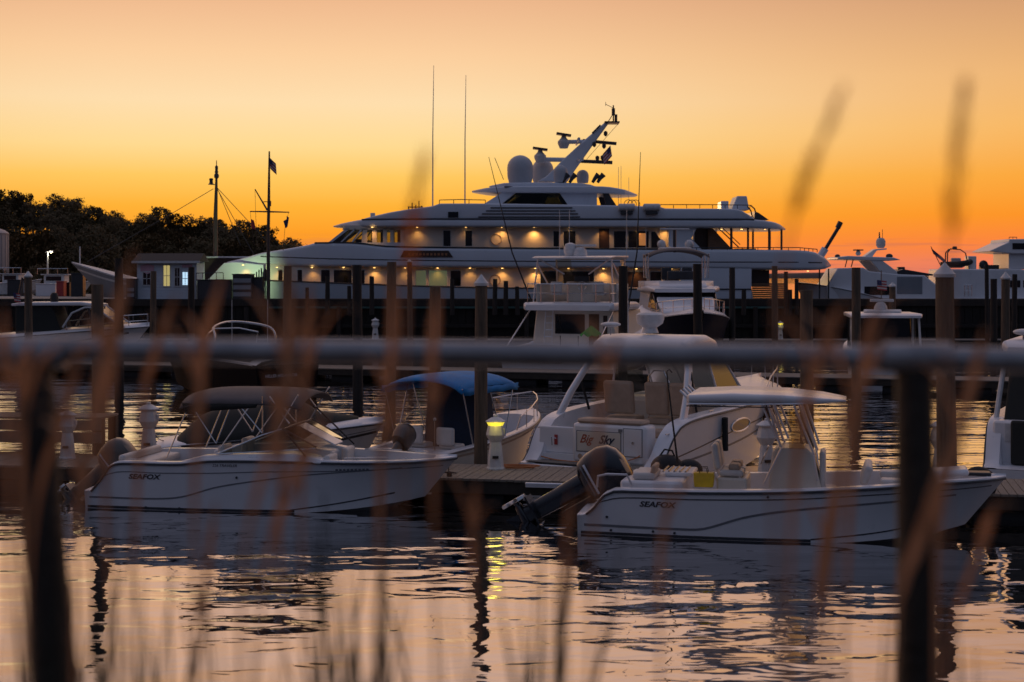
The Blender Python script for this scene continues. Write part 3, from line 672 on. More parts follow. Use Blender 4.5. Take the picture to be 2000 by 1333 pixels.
pedestal(V((1524 - 1000) * 97.5 / F, 97.5, .5), 'far pedestal with a yellow glow on the low dock by the pier', 'lamp_yellow', .95)

# ================================================================ THE SUPERYACHT BEHIND THE PIER
YC, HB = 108.3, 4.3                                     # centre line distance, half beam
yacht = thing('superyacht', 'large white three-deck superyacht with lit decks lying behind the pier', 'yacht', (0, YC, 0))
def q(px, py, Y=104.0): return ((px - 1000) * Y / F, CAMH - (py - HY) * Y / F)
def body(name, top, bot, wid, r, m, pxs, Y=104.0, parent=None, **kw):
    st = []
    for px in pxs:
        x, zt = q(px, sinterp(top, px), Y); _, zb = q(px, sinterp(bot, px), Y); st.append((x, zb, zt, interp(wid, px), r))
    return MB().slab(st).build(name, m, parent or yacht, **kw)
def rng(a, b, n): return [a + (b - a) * i / (n - 1) for i in range(n)]
# hull
HULLT = [(330, 557), (400, 549), (500, 549), (576, 551), (787, 559), (930, 563), (1200, 566), (1400, 566), (1468, 566), (1472, 590), (1600, 590)]
HW = [(330, .15), (360, .8), (420, 1.9), (500, 3.0), (600, 3.9), (720, 4.27), (1500, 4.27), (1590, 4.0), (1600, 3.9)]
st = []
for px in rng(330, 1468, 50) + [1471] + rng(1475, 1600, 6):
    x, zt = q(px, interp(HULLT, px)); w_ = interp(HW, px); st.append((x, zt, w_, px))
b = MB(); rows = []
for x, zt, w_, px in st:
    rk = max(0, (520 - px) / 190) ** 1.5 * 5.0; fl = .80 if px > 600 else .80 - .5 * (600 - px) / 270
    rows.append([V(x, -w_, zt), V(x + rk * .3, -w_ * (.5 + fl * .5), zt * .55), V(x + rk * .7, -w_ * fl, .3), V(x + rk, 0, -1.8), V(x + rk * .7, w_ * fl, .3), V(x + rk * .3, w_ * (.5 + fl * .5), zt * .55), V(x, w_, zt)])
b.grid(rows); b.f.append(tuple(range(len(b.v) - 7, len(b.v)))); b.build('hull', 'dusk_tinted_white', yacht)
MB().grid([[V(x, -w_ + .02, zt - .02) for x, zt, w_, _ in st], [V(x, w_ - .02, zt - .02) for x, zt, w_, _ in st]]).build('main_deck', 'teak', yacht)
for s in (-1, 1): MB().tube([V(x, s * w_, zt + .03) for x, zt, w_, px in st if px < 1469], .05, 6).build('cap_rail', 'dark_trim', yacht)
# bow plating under the raised foredeck
body('bow_bulwark', [(378, 552), (399, 535), (423, 513), (508, 517)], [(378, 575), (508, 575)], [(378, .5), (399, .9), (423, 1.35), (508, 2.9)], .08, 'dusk_tinted_white', rng(378, 508, 10))
# main deck house
WM = [(500, 2.5), (560, 3.1), (640, 3.5), (1420, 3.5)]
body('main_deck_house', [(500, 515), (1420, 521)], [(500, 572), (1420, 572)], WM, .05, 'cream_wall', rng(500, 1330, 12), Y=104.8)
body('aft_wall', [(1330, 520), (1468, 520)], [(1330, 592), (1468, 592)], [(1330, 4.24)], .05, 'dusk_tinted_white', [1330, 1468])
# raised belt between main and upper deck
BT = [(423, 511.4), (470, 501.5), (500, 494), (560, 485), (600, 478), (614, 474.5), (690, 474.5), (722, 478), (760, 482), (1000, 485), (1300, 487), (1560, 489), (1598, 493), (1622, 504), (1640, 517)]
BB = [(423, 512.6), (500, 517), (575, 521), (700, 522), (1000, 524), (1300, 525), (1560, 528), (1612, 527), (1640, 520)]
BW = [(423, .5), (470, 1.7), (500, 2.4), (560, 3.25), (640, 4.0), (760, HB), (1520, HB), (1580, 3.95), (1620, 3.0), (1640, 1.5)]
pxs = sorted(set(rng(423, 1640, 60) + [p for p, _ in BT]))
body('upper_deck_belt', BT, BB, BW, .22, 'dusk_tinted_white', pxs)
LT = [(476, 498.5), (640, 504.5), (885, 508.5), (1300, 511), (1560, 511.5), (1630, 512.5)]
body('belt_line', LT, [(p, y + 2.2) for p, y in LT], [(p, w_ + .015) for p, w_ in BW], .02, 'dark_trim', rng(500, 1612, 40))
CT = [(612, 473), (690, 473), (722, 476.5), (760, 480.5), (1000, 483.5), (1300, 485.5)]
body('coaming_line', CT, [(p, y + 2.4) for p, y in CT], [(p, w_ - .02) for p, w_ in BW], .02, 'dark_trim', rng(612, 1300, 30))
# bridge with see-through windows and the upper deck house behind it
UY, UH = 104.9, 3.4
body('upper_deck_house', [(790, 441), (1306, 443)], [(790, 486), (1306, 490)], [(790, UH)], .04, 'cream_wall', [790, 860, 940, 1040, 1200, 1306], Y=UY)
br = MB().xz([q(*p, UY) for p in ((640, 474), (790, 474), (790, 486), (640, 486))], -UH, UH).build('bridge_sill', 'dusk_tinted_white', yacht)
MB().xz([q(*p, UY) for p in ((676, 441), (790, 441), (790, 449), (668, 449))], -UH, UH).build('bridge_header', 'cream_wall', yacht)
for s in (-1, 1):
    y0, y1 = (-UH, -UH + .14) if s < 0 else (UH - .14, UH)
    for poly in (((641, 474), (648, 474), (683, 447), (675, 447)), ((664, 474), (667, 474), (696, 447), (692, 447)), ((686, 474), (689, 474), (709, 447), (705, 447)), ((706, 474), (717, 474), (717, 447), (709, 447)), ((727, 474), (736, 474), (736, 447), (727, 447)), ((748, 474), (756, 474), (756, 447), (748, 447)), ((762, 474), (769, 474), (769, 447), (762, 447)), ((782, 474), (791, 474), (791, 447), (782, 447))):
        MB().xz([q(*p, UY) for p in poly], y0, y1).build('bridge_pillar', 'cream_wall' if poly[0][0] > 700 else 'dusk_tinted_white', yacht)
    gl = MB().xz([q(*p, UY) for p in ((647, 474), (783, 474), (783, 448), (682, 448))], y0 + .05, y0 + .07); gl.build('bridge_side_glass', 'clear_glass', yacht)
x0, z0 = q(643, 474, UY); x1, z1 = q(678, 447, UY)
MB().prism([(x0, -UH + .15, z0), (x0, UH - .15, z0), (x1, UH - .15, z1), (x1, -UH + .15, z1)], (.02, 0, .02)).build('windshield', 'tinted_glass', yacht)
for k in range(5):
    y = -UH + (k + .5) * 2 * UH / 5; MB().tube([(x0, y, z0), (x1, y, z1)], .06, 6).build('windshield_mullion', 'dusk_tinted_white', yacht)
MB().bx(q(690, 0, UY)[0], q(712, 0, UY)[0], -2.2, 2.2, z0 - .3, z0 + .25).build('bridge_console', 'dark_trim', yacht, bevel=.05)
# upper roof belt and sun-deck bulwark
RT = [(640, 438.6), (660, 435), (700, 429), (760, 428), (1000, 428.5), (1400, 429), (1480, 429.5), (1520, 434), (1548, 444)]
RB = [(640, 440.6), (660, 441.8), (700, 443), (760, 443.5), (1000, 444), (1400, 445), (1480, 446), (1520, 447), (1548, 447.4)]
RW = [(640, 1.0), (660, 2.3), (700, 3.4), (760, 4.0), (850, HB), (1460, HB), (1500, 3.9), (1530, 3.0), (1548, 1.6)]
body('upper_roof', RT, RB, RW, .16, 'dusk_tinted_white', sorted(set(rng(640, 1548, 50) + [p for p, _ in RT])))
ST = [(700, 427), (720, 422), (760, 414), (800, 408), (846, 402), (860, 397.5), (1130, 400), (1290, 404), (1300, 407), (1432, 408), (1450, 411), (1477, 425.5)]
SW = [(700, 2.4), (760, 3.5), (850, 4.1), (1440, 4.1), (1477, 3.4)]
body('sun_deck_bulwark', ST, [(700, 428), (1477, 429)], SW, .12, 'dusk_tinted_white', sorted(set(rng(700, 1477, 46) + [p for p, _ in ST])))
body('roof_line', [(700, 427), (1480, 427.6)], [(700, 429.2), (1480, 430)], [(p, w_ + .02) for p, w_ in RW], .02, 'dark_trim', rng(704, 1474, 30))
for k, (a, b_) in enumerate(((958, 1118), (949, 1124), (941, 1129), (934, 1133))):
    y = 406 + 6 * k; x0, z = q(a, y); x1, _ = q(b_, y); MB().bx(x0, x1, -4.16, -4.08, z - .035, z + .035).build('louvre', 'dark_trim', yacht)
x0, z0 = q(875, 425); x1, z1 = q(895, 414); MB().bx(x0, x1, -4.15, -4.0, z0, z1).build('vent_window', 'dark_glass', yacht)
# sun-deck house and hard top
HYY = 105.6
for s in (-1, 1):
    y0, y1 = (-2.7, -2.55) if s < 0 else (2.55, 2.7)
    MB().xz([q(*p, HYY) for p in ((943, 400), (986, 373), (1012, 373), (978, 400))], y0, y1).build('house_pillar', 'dusk_tinted_white', yacht)
    MB().xz([q(*p, HYY) for p in ((1110, 402), (1090, 373), (1166, 373), (1166, 402))], y0, y1).build('house_panel', 'dusk_tinted_white', yacht)
    MB().xz([q(*p, HYY) for p in ((1184, 402), (1176, 374), (1186, 374), (1204, 402))], y0, y1).build('roof_strut', 'dark_trim', yacht)
    MB().xz([q(*p, HYY) for p in ((979, 400), (1012, 374), (1090, 374), (1109, 400))], y0 + .06, y0 + .08).build('house_glass', 'tinted_glass', yacht)
x0, z0 = q(1000, 400, HYY); x1, z1 = q(1062, 382, HYY)
MB().xz([q(*p, HYY) for p in ((990, 401), (1020, 379), (1060, 374), (1075, 374), (1062, 401))], -1.6, 1.6).build('stair_house', 'dark_glass', yacht)
MB().lathe([(.55, 0), (.55, 1.05)], (q(1183, 0, HYY)[0] - 1.0, 0, q(0, 402, HYY)[1]), 18).build('lounge_column', 'weathered_white', yacht)
body('hard_top', [(920, 369.6), (950, 366), (1000, 364), (1180, 364.5), (1222, 370), (1250, 377.4)], [(920, 371.2), (950, 374), (1000, 376.5), (1180, 377.5), (1222, 379), (1250, 379)], [(920, .8), (950, 2.4), (1000, 3.1), (1180, 3.1), (1222, 2.6), (1250, 1.0)], .1, 'dusk_tinted_white', rng(920, 1250, 24), Y=105.2)
body('hard_top_cap', [(955, 361), (985, 356), (1145, 357), (1170, 363)], [(955, 364.6), (1170, 366)], [(955, 1.5), (1000, 2.4), (1130, 2.4), (1170, 1.5)], .1, 'dusk_tinted_white', rng(955, 1170, 16), Y=105.2)
body('hard_top_line', [(960, 364), (1165, 365)], [(960, 366), (1165, 367)], [(960, 3.02)], .02, 'dark_trim', rng(985, 1165, 4), Y=105.2)
# domes
def dome(px, py, rpx, ybase, dy, m='dome_grey'):
    Y = YC + dy; x, z = q(px, py, Y); r = rpx * Y / F; zb = q(0, ybase, Y)[1]
    MB().lathe([(r * .86, zb), (r * .98, zb + (z - zb) * .4), (r, z)] + [(r * math.cos(rad(a)), z + r * math.sin(rad(a))) for a in (15, 30, 45, 60, 74, 86)], (x, dy, 0), 26).build('satellite_dome', m, yacht)
dome(1016, 329, 25.5, 358, -1.2); dome(1060, 332, 21, 358, 1.2); dome(1095, 336, 13.5, 357, -2.0); dome(1138, 344, 12, 358, 1.0)
# raked mast with crosstrees, radars and flag
MB().xz([q(*p, YC) for p in ((1048, 356), (1064, 347), (1080, 333), (1098, 314), (1142, 274), (1181, 240), (1190, 240), (1158, 284), (1121, 336), (1108, 356))], -.45, .45).build('mast', 'dusk_tinted_white', yacht, bevel=.1)
def bar(pa, pb, r, name='crosstree', m='dusk_tinted_white', dy=0): MB().tube([V(q(*pa, YC)[0], dy, q(*pa, YC)[1]), V(q(*pb, YC)[0], dy, q(*pb, YC)[1])], r, 8).build(name, m, yacht)
bar((1062, 312), (1140, 313), .16); bar((1130, 315), (1196, 318), .13, m='dark_trim'); bar((1092, 278), (1146, 277), .15); bar((1138, 275), (1204, 281), .12, m='dark_trim')
for py in (277, 314):
    xx, zz = q(1128, py, YC); MB().tube([(xx, -2.2, zz), (xx, 2.2, zz)], .11, 8).build('crosstree', 'dusk_tinted_white', yacht)
MB().bx(q(1180, 0, YC)[0], q(1209, 0, YC)[0], -.7, .7, q(0, 242, YC)[1], q(0, 239, YC)[1]).build('mast_platform', 'dark_trim', yacht)
bar((1198, 240), (1198, 206), .05, 'mast_pole', 'dark_trim'); bar((1188, 238), (1198, 222), .03, 'mast_stay', 'dark_trim'); bar((1199, 212), (1183, 204), .02, 'wind_vane', 'dark_trim'); bar((1183, 207), (1183, 200), .02, 'wind_vane', 'dark_trim')
bar((1203, 240), (1203, 224), .10, 'mast_lamp', 'dark_trim'); bar((1198, 226), (1198, 212), .12, 'mast_lamp', 'dark_trim')
bar((1207, 243), (1145, 313), .015, 'halyard', 'dark_trim', -.6); bar((1156, 262), (1172, 246), .06, 'mast_lamp', 'dark_trim', -.5)
for px, py, tl in ((1055, 292, 4), (1101, 264, 5)):
    x, z = q(px, py, YC)
    MB().lathe([(.28, -.95), (.42, -.62), (.42, -.45), (.2, -.22), (.12, 0)], (x, 0, z), 14).build('radar_base', 'weathered_white', yacht)
    MB().box((x, 0, z + .02), (1.05, .9, .14), Matrix.Rotation(rad(tl + 4), 3, 'Y')).build('radar_bar', 'dark_trim', yacht, bevel=.03)
for px, py in ((1160, 283), (1179, 286), (1166, 310), (1176, 309), (1182, 262)):
    x, z = q(px, py, YC); MB().lathe([(.05, -.22), (.14, -.1), (.14, .08), (.05, .16)], (x, -.5, z), 8).build('mast_lamp', 'dark_trim', yacht)
for px in (1104, 1118, 1163, 1173):                      # forward-tilted horns
    x, z = q(px, 352, 105.5); MB().tube([(x - .18, -2.3, z - .15), (x, -2.3, z + .15), (x + .24, -2.3, z + .42)], [.10, .14, .20], 8).build('horn', 'dark_trim', yacht)
def flag_parts(parent, o3, ux, uz, wv, n=7, blue=True):
    """a striped ensign hung from a corner: o3 corner, ux along the fly, uz along the hoist (3-D vectors)"""
    for k in range(n):
        rows = []
        for j in (k, k + 1):
            rows.append([o3 + uz * (j / n) + ux * (i / 8) + V(0, wv * math.sin(i * .9 + j * .25), 0) for i in range(9)])
        MB().grid(rows).build('stripe', 'flag_red' if k % 2 == 0 else 'flag_white', parent, recalc=False)
    if blue:
        rows = [[o3 + uz * j * .52 + ux * (i / 8) * .45 + V(0, wv * math.sin(i * .4 + j * .9) - .03, 0) for i in range(9)] for j in (0, .5, 1)]
        MB().grid(rows).build('canton', 'flag_blue', parent, recalc=False)
fx, fz = q(1191, 286, YC); fl = thing('mast_flag', 'small striped ensign drooping from the superyacht mast crosstree', 'flag', (fx, YC - .7, fz)); flag_parts(fl, V(0, 0, 0), V(-.55, 0, -.62), V(.12, 0, -.75), .05)
# whip aerials
for px, yt, yb in ((845, 128, 404), (908, 147, 400)):
    a, c = q(px, yb, 107), q(px + (2 if px < 900 else 2), yt, 107); MB().tube([(a[0], -1.2, a[1]), ((a[0] + c[0]) / 2 - .03, -1.2, (a[1] + c[1]) / 2), (c[0], -1.2, c[1])], [.055, .04, .018], 6).build('whip_aerial', 'weathered_white', yacht)
for px, yt, yb in ((1205, 330, 402), (1225, 350, 404), (1210, 328, 402)): bar((px, yb), (px, yt), .014, 'thin_aerial', 'weathered_white', -1.5)
bar((984, 356), (967, 314), .02, 'thin_aerial', 'dark_trim', -2.6)
# sun-deck rails
def railing(parent, pts, hgt, m, n, r=.022, mid=True):
    MB().tube(pts, r, 6).build('guard_rail', m, parent)
    if mid: MB().tube([p - V(0, 0, hgt * .5) for p in pts], r * .6, 5).build('guard_rail', m, parent)
    tot = len(pts) - 1
    for i in range(n):
        t_ = tot * i / max(n - 1, 1); k = min(int(t_), tot - 1); p = pts[k].lerp(pts[k + 1], t_ - k); MB().tube([p, p - V(0, 0, hgt)], r * .8, 5).build('stanchion', m, parent)
def yr(px, py, y=-4.0, Y=104.2): x, z = q(px, py, Y); return V(x, y, z)
railing(yacht, [yr(858, 391), yr(900, 390), yr(948, 391)], .26, 'dark_trim', 4, .03, False)
railing(yacht, [yr(1290, 400), yr(1380, 400), yr(1465, 401)], .25, 'dark_trim', 8, .03, False)
railing(yacht, [yr(1290, 400, 4), yr(1380, 400, 4), yr(1465, 401, 4)], .25, 'dark_trim', 8, .03, False)
railing(yacht, [yr(1300, 484.5, -4.2), yr(1430, 484, -4.2), yr(1560, 484, -4.1), yr(1600, 487, -3.4)], .2, 'dark_trim', 14, .032, False)
MB().tube([yr(1466, 401), yr(1474, 408), yr(1478, 420)], .05, 6).build('ladder_rail', 'dark_trim', yacht); MB().tube([yr(1460, 403), yr(1467, 412), yr(1470, 424)], .05, 6).build('ladder_rail', 'dark_trim', yacht)
# boxes aft on the sun deck, life-raft canisters, round ladder loops
MB().xz([q(*p, 106) for p in ((1411, 409), (1411, 392), (1426, 392), (1426, 409))], -1.6, .2).build('vent_box', 'dusk_tinted_white', yacht, bevel=.05)
MB().xz([q(*p, 106) for p in ((1431, 410), (1442, 382.5), (1461, 382.5), (1466, 410))], -1.8, .6).build('funnel', 'dusk_tinted_white', yacht, bevel=.06)
MB().xz([q(*p, 105) for p in ((1478, 412), (1478, 429), (1506, 429), (1486, 415))], -2.4, 2.4).build('wind_screen', 'dark_trim', yacht)
for c0 in (1224, 1273):
    x, z = q(c0, 409, 103.9)
    MB().tube([(x - .60, -4.35, z + .12), (x - .52, -4.35, z + .12), (x + .52, -4.35, z + .12), (x + .60, -4.35, z + .12)], [.12, .26, .26, .12], 14).build('liferaft_canister', 'weathered_white', yacht)
    MB().bx(x - .40, x + .40, -4.5, -4.12, z - .36, z - .10).build('raft_cradle', 'dark_trim', yacht, bevel=.03)
for k in range(3):
    x, z = q(1228 + 7 * k, 399, 104.5); MB().tube([V(x + .30 * math.cos(a), -3.6 + .1 * k, z + .30 * math.sin(a)) for a in (rad(20 * j) for j in range(-2, 12))], .025, 6).build('ladder_hoop', 'dark_trim', yacht)
for px, y0, y1, r in ((726, 424, 417, .17), (1500, 0, 0, 0)):
    if r: a = q(px, y0, 106); MB().lathe([(r, a[1]), (r, a[1] + .28), (r * .9, a[1] + .3)], (a[0], -1.5, 0), 12).build('roof_vent', 'weathered_white', yacht)
for dx, h in ((0, .25), (.25, .5), (.5, .35), (.72, .62), (.9, .3)):
    a = q(796, 409, 106); MB().box((a[0] + dx, -1.2, a[1] + h / 2), (.07, .07, h)).build('roof_fitting', 'dark_trim', yacht)
a = q(796, 404, 106); MB().bx(a[0] - .05, a[0] + 1.0, -1.25, -1.15, a[1] - .02, a[1] + .05).build('roof_fitting', 'dark_trim', yacht)
# aft upper deck: wall, dark block standing in for the dark opening, stair, pillars
MB().xz([q(*p, 104.4) for p in ((1306, 443), (1362, 444), (1350, 466), (1372, 489), (1306, 489))], -3.9, -3.7).build('aft_screen', 'dusk_tinted_white', yacht)
MB().bx(q(1356, 0, 105)[0], q(1384, 0, 105)[0], -2.6, 2.6, q(0, 490, 105)[1], q(0, 444, 105)[1]).build('dark_opening_block', 'sign_brown', yacht)
MB().xz([q(*p, 105) for p in ((1384, 446), (1392, 446), (1432, 489), (1384, 489))], -3.2, -2.2).build('stair', 'teak', yacht)
bar((1388, 446), (1430, 486), .04, 'stair_rail', 'dark_trim', -3.3); bar((1396, 446), (1432, 480), .03, 'stair_rail', 'dark_trim', -3.3)
for px in (1428, 1461, 1504, 1534):
    for s in (-1, 1):
        x = q(px, 0, 104.4)[0]; yy = s * (3.9 if px < 1500 else (3.5 if px < 1520 else 2.4)); MB().tube([(x, yy, q(0, 490, 104.4)[1]), (x, yy, q(0, 446, 104.4)[1])], .075, 8).build('deck_pillar', 'dark_trim', yacht)
MB().bx(q(1443, 0, 105)[0], q(1483, 0, 105)[0], -2, 2, q(0, 491, 105)[1], q(0, 485, 105)[1]).build('sun_pad', 'teak', yacht, bevel=.05)
MB().bx(q(1500, 0, 105)[0], q(1538, 0, 105)[0], -1.5, 1.5, q(0, 491, 105)[1], q(0, 488.5, 105)[1]).build('sun_pad', 'white_vinyl', yacht, bevel=.05)
# stern: wooden steps, pillars under the overhang, flagstaff
for k in range(9): MB().bx(q(1470, 0, 104.2)[0], q(1540, 0, 104.2)[0], -3.9, -3.75, q(0, 590 - 4.1 * k, 104.2)[1], q(0, 590 - 4.1 * k - 3.6, 104.2)[1]).build('slat', 'teak', yacht)
MB().bx(q(1470, 0, 104.8)[0], q(1504, 0, 104.8)[0], -3.2, 3.2, q(0, 560, 104.8)[1], q(0, 528, 104.8)[1]).build('saloon_door', 'sign_brown', yacht)
for px in (1608, 1626):
    x = q(px, 0, 104.4)[0]; MB().tube([(x, -2.6, .9), (x, -2.6, q(0, 525, 104.4)[1])], .05, 8).build('stern_pillar', 'dark_trim', yacht)
MB().bx(q(1560, 0)[0], q(1650, 0)[0], -3.6, 3.6, .35, .62).build('swim_platform', 'dusk_tinted_white', yacht, bevel=.08)
bar((1603, 500), (1612, 486), .26, 'flagstaff_foot', 'dusk_tinted_white'); bar((1606, 497), (1640, 441), .13, 'flagstaff', 'dark_trim'); bar((1636, 446), (1642, 434), .19, 'flagstaff_lamp', 'dark_trim')
# name board
MB().xz([q(*p, 103.98) for p in ((782, 503), (789, 490), (876, 490), (885, 503))], -4.36, -4.29).build('name_board', 'sign_brown', yacht)
for k in range(11):
    px = 797 + 7.2 * k; x, z = q(px, 499.4, 103.9); MB().bx(x, x + .15, -4.385, -4.362, z, z + .16).build('name_letter', 'sign_letters', yacht)
# windows and doors
def pane(px0, px1, y0, y1, Y, yl, m='dark_glass', frame=True, name='window'):
    x0, z1 = q(px0, y0, Y); x1, z0 = q(px1, y1, Y)
    o = MB().bx(x0, x1, yl - .035, yl + .02, z0, z1).build(name, m, yacht, bevel=.05)
    if frame:
        f = MB()
        for a in ((x0 - .05, x1 + .05, z1, z1 + .05), (x0 - .05, x1 + .05, z0 - .05, z0), (x0 - .05, x0, z0, z1), (x1, x1 + .05, z0, z1)): f.bx(a[0], a[1], yl - .025, yl + .02, a[2], a[3])
        f.build('frame', 'weathered_white', o)
MY = 104.8
for a, b_, m in ((512, 536, 'dark_glass'), (541, 574, 'dark_glass'), (580, 600, 'dark_glass'), (627, 645, 'dark_glass'), (652, 687, 'dark_glass'), (702, 712, 'dark_glass'), (812, 832, 'window_green'), (838, 873, 'window_green'), (880, 900, 'dark_glass'), (1056, 1090, 'dark_glass'), (1100, 1160, 'dark_glass'), (1216, 1263, 'sign_brown'), (1270, 1292, 'dark_glass'), (1298, 1326, 'dark_glass')):
    pane(a, b_, 527 + (a - 500) * .006, 556 + (a - 500) * .008, MY, -interp(WM, a) if a < 640 else -3.5, m)
pane(866, 880, 451, 481, UY, -UH); pane(909, 922, 451, 481, UY, -UH); pane(1081, 1092, 452, 482, UY, -UH); pane(1101, 1124, 452, 482, UY, -UH)
pane(1170, 1190, 447, 490, UY, -UH, 'sign_brown', False, 'doorway'); pane(1199, 1222, 452, 484, UY, -UH); pane(1227, 1267, 452, 484, UY, -UH)
MB().xz([q(*p, UY) for p in ((1272, 484), (1272, 453), (1279, 453), (1302, 484))], -UH - .035, -UH + .02).build('window', 'dark_glass', yacht)
pane(1248, 1262, 456, 480, UY - .05, -UH - .06, 'window_amber', False, 'lit_pane')
for px, py, Y, yl in ((969, 468, UY, -UH), (967, 548, MY, -3.5)):
    x, z = q(px, py, Y); MB().tube([V(x + .36 * math.cos(a), yl - .02, z + .36 * math.sin(a)) for a in (rad(15 * j) for j in range(25))], .03, 6).build('lifebuoy_ring', 'tan_vinyl', yacht)
# downlights under the overhangs: small lit discs, each with its own light
def downlight(px, py, Y, yl, e, parent=yacht):
    x, z = q(px, py, Y)
    d = MB().lathe([(.06, 0), (.06, .03)], (x, yl, z - .03), 10).build('downlight', 'lamp_warm', parent)
    ld = bpy.data.lights.new('downlight_beam', 'SPOT'); ld.energy = e * 2.0; ld.color = (1, .47, .11); ld.spot_size = rad(125); ld.spot_blend = 1.0; ld.shadow_soft_size = .05
    lo = bpy.data.objects.new('downlight_beam', ld); col.objects.link(lo); lo.parent = d; lo.location = (x, yl, z - .06)
for px, e in ((540, 14), (610, 12), (672, 22), (732, 26), (792, 10), (855, 34), (918, 12), (981, 26), (1045, 40), (1110, 20), (1178, 34), (1242, 26), (1310, 22)): downlight(px, 522.5 + (px - 575) * .004, MY, -interp(WM, px) - .34, e)
for px, e in ((728, 20), (815, 18), (910, 5), (980, 30), (1043, 46), (1111, 24), (1178, 26), (1244, 24), (1297, 30)): downlight(px, 444.2, UY, -UH - .33, e)
for px in (1412, 1452, 1498, 1530): downlight(px, 447.5, 105.5, -2.0 if px < 1520 else -1.0, 5)
downlight(472, 517.5, 105.2, -2.55, 22); downlight(1462, 529, 105, -3.7, 40); downlight(1582, 529.5, 105, -2.5, 5)

# ================================================================ THINGS ON AND BEHIND THE PIER
# white dock booth
Yb = 101.0
bt = thing('dock_booth', 'small white clapboard dock booth with lit windows on the pier', 'booth', (at(326, 540, Yb).x, Yb, PZ))
def bl(px, py): p = at(px, py, Yb); return p.x - bt.location.x, p.z - PZ
xL, zT = bl(268, 511); xR, _ = bl(384, 511); D = 2.6
MB().bx(xL, xR, .02, D, 0, zT).build('wall', 'siding', bt)
n = 13
for k in range(n): MB().box(((xL + xR) / 2, -.005, (k + .5) * zT / n), (xR - xL + .02, .03, zT / n * .93), Matrix.Rotation(rad(-5), 3, 'X')).build('clapboard', 'siding', bt)
MB().prism([(xL - .25, -.35, zT), (xL - .25, D + .3, zT), (xL - .25, D / 2, zT + .55)], (xR - xL + .5, 0, 0)).build('roof', 'roof_dark', bt)
MB().bx(xL - .28, xR + .28, -.40, -.352, zT - .12, zT + .03).build('fascia', 'weathered_white', bt)
for a, b_, y0, y1, m in ((320, 332, 519, 559, 'window_yellow'), (357, 367, 532, 557, 'window_blue'), (342, 351, 524, 559, 'dark_glass'), (280, 294, 532, 557, 'dark_glass')):
    x0, z1 = bl(a, y0); x1, z0 = bl(b_, y1); o_ = MB().bx(x0, x1, -.05, -.02, z0, z1).build('window', m, bt)
    f = MB(); xm, zm = (x0 + x1) / 2, (z0 + z1) / 2
    for r in ((x0 - .05, x1 + .05, z1, z1 + .06), (x0 - .05, x1 + .05, z0 - .06, z0), (x0 - .06, x0, z0, z1), (x1, x1 + .06, z0, z1), (xm - .015, xm + .015, z0, z1), (x0, x1, zm - .02, zm + .02)): f.bx(r[0], r[1], -.075, -.045, r[2], r[3])
    f.build('frame', 'weathered_white', o_)
x0, z1 = bl(275, 516); x1, z0 = bl(301, 536); MB().xz([(x0, z0 + .2), ((x0 + x1) / 2, z0), (x1, z0 + .2), (x1, z1 - .1), ((x0 + x1) / 2, z1), (x0, z1 - .1)], -.07, -.03).build('sign_board', 'pink_sign', bt)
x0, z1 = bl(356, 517); x1, z0 = bl(376, 523); MB().bx(x0, x1, -.06, -.03, z0, z1).build('sign_board', 'pink_sign', bt)

# flagpole with yard and gaff
fpX = at(524, 540, 100.8).x; t = thing('flagpole', 'tall nautical flagpole with a yard and gaff on the pier', 'flagpole', (fpX, 100.8, PZ))
def fl_(px, py): p = at(px, py, 100.8); return V(p.x - fpX, 0, p.z - PZ)
MB().tube([V(0, 0, 0), fl_(524, 450), fl_(525, 400), fl_(526, 296)], [.13, .11, .10, .05], 10).build('pole', 'spar_wood', t)
MB().tube([fl_(488, 413.5), fl_(526, 414), fl_(565, 415)], [.035, .055, .035], 8).build('yard', 'dark_trim', t)
MB().tube([fl_(522, 411), fl_(498, 370)], [.06, .035], 8).build('gaff', 'dark_trim', t)
MB().tube([fl_(512, 395), fl_(524, 394)], .03, 6).build('gaff_strut', 'dark_trim', t)
MB().box(fl_(527, 398), (.16, .16, .35)).build('pole_box', 'dark_trim', t)
for pts in ([(489, 414), (491, 440), (497, 480)], [(564, 415), (557, 440), (553, 490)], [(498, 370), (499, 410), (502, 480)]): MB().tube([fl_(*p) for p in pts], .012, 4).build('halyard', 'dark_trim', t)
o_ = thing('flag', 'small striped flag drooping near the top of the flagpole', 'flag', fl_(526.5, 308) + V(fpX, 100.75, PZ)); flag_parts(o_, V(0, 0, 0), V(.42, 0, -.40), V(.05, 0, -.75), .04)
o_ = thing('flag', 'dark pennant hanging from the right end of the flagpole yard', 'flag', fl_(560, 422) + V(fpX, 100.75, PZ)); MB().grid([[V(0, .03 * i, 0 - .2 * i) for i in range(4)], [V(.16 - .03 * i, -.02 * i, -.12 - .2 * i) for i in range(4)], [V(-.22 + .05 * i, .02, -.35 - .16 * i) for i in range(4)]]).build('cloth', 'flag_blue', o_, recalc=False)
o_ = thing('flag', 'dark pennant hanging from the left end of the flagpole yard', 'flag', fl_(490, 428) + V(fpX, 100.75, PZ)); MB().grid([[V(0, .03 * i, 0 - .16 * i) for i in range(4)], [V(.2 - .03 * i, -.02 * i, -.1 - .18 * i) for i in range(4)], [V(.26 + .02 * i, .02, -.3 - .14 * i) for i in range(4)]]).build('cloth', 'flag_red', o_, recalc=False)

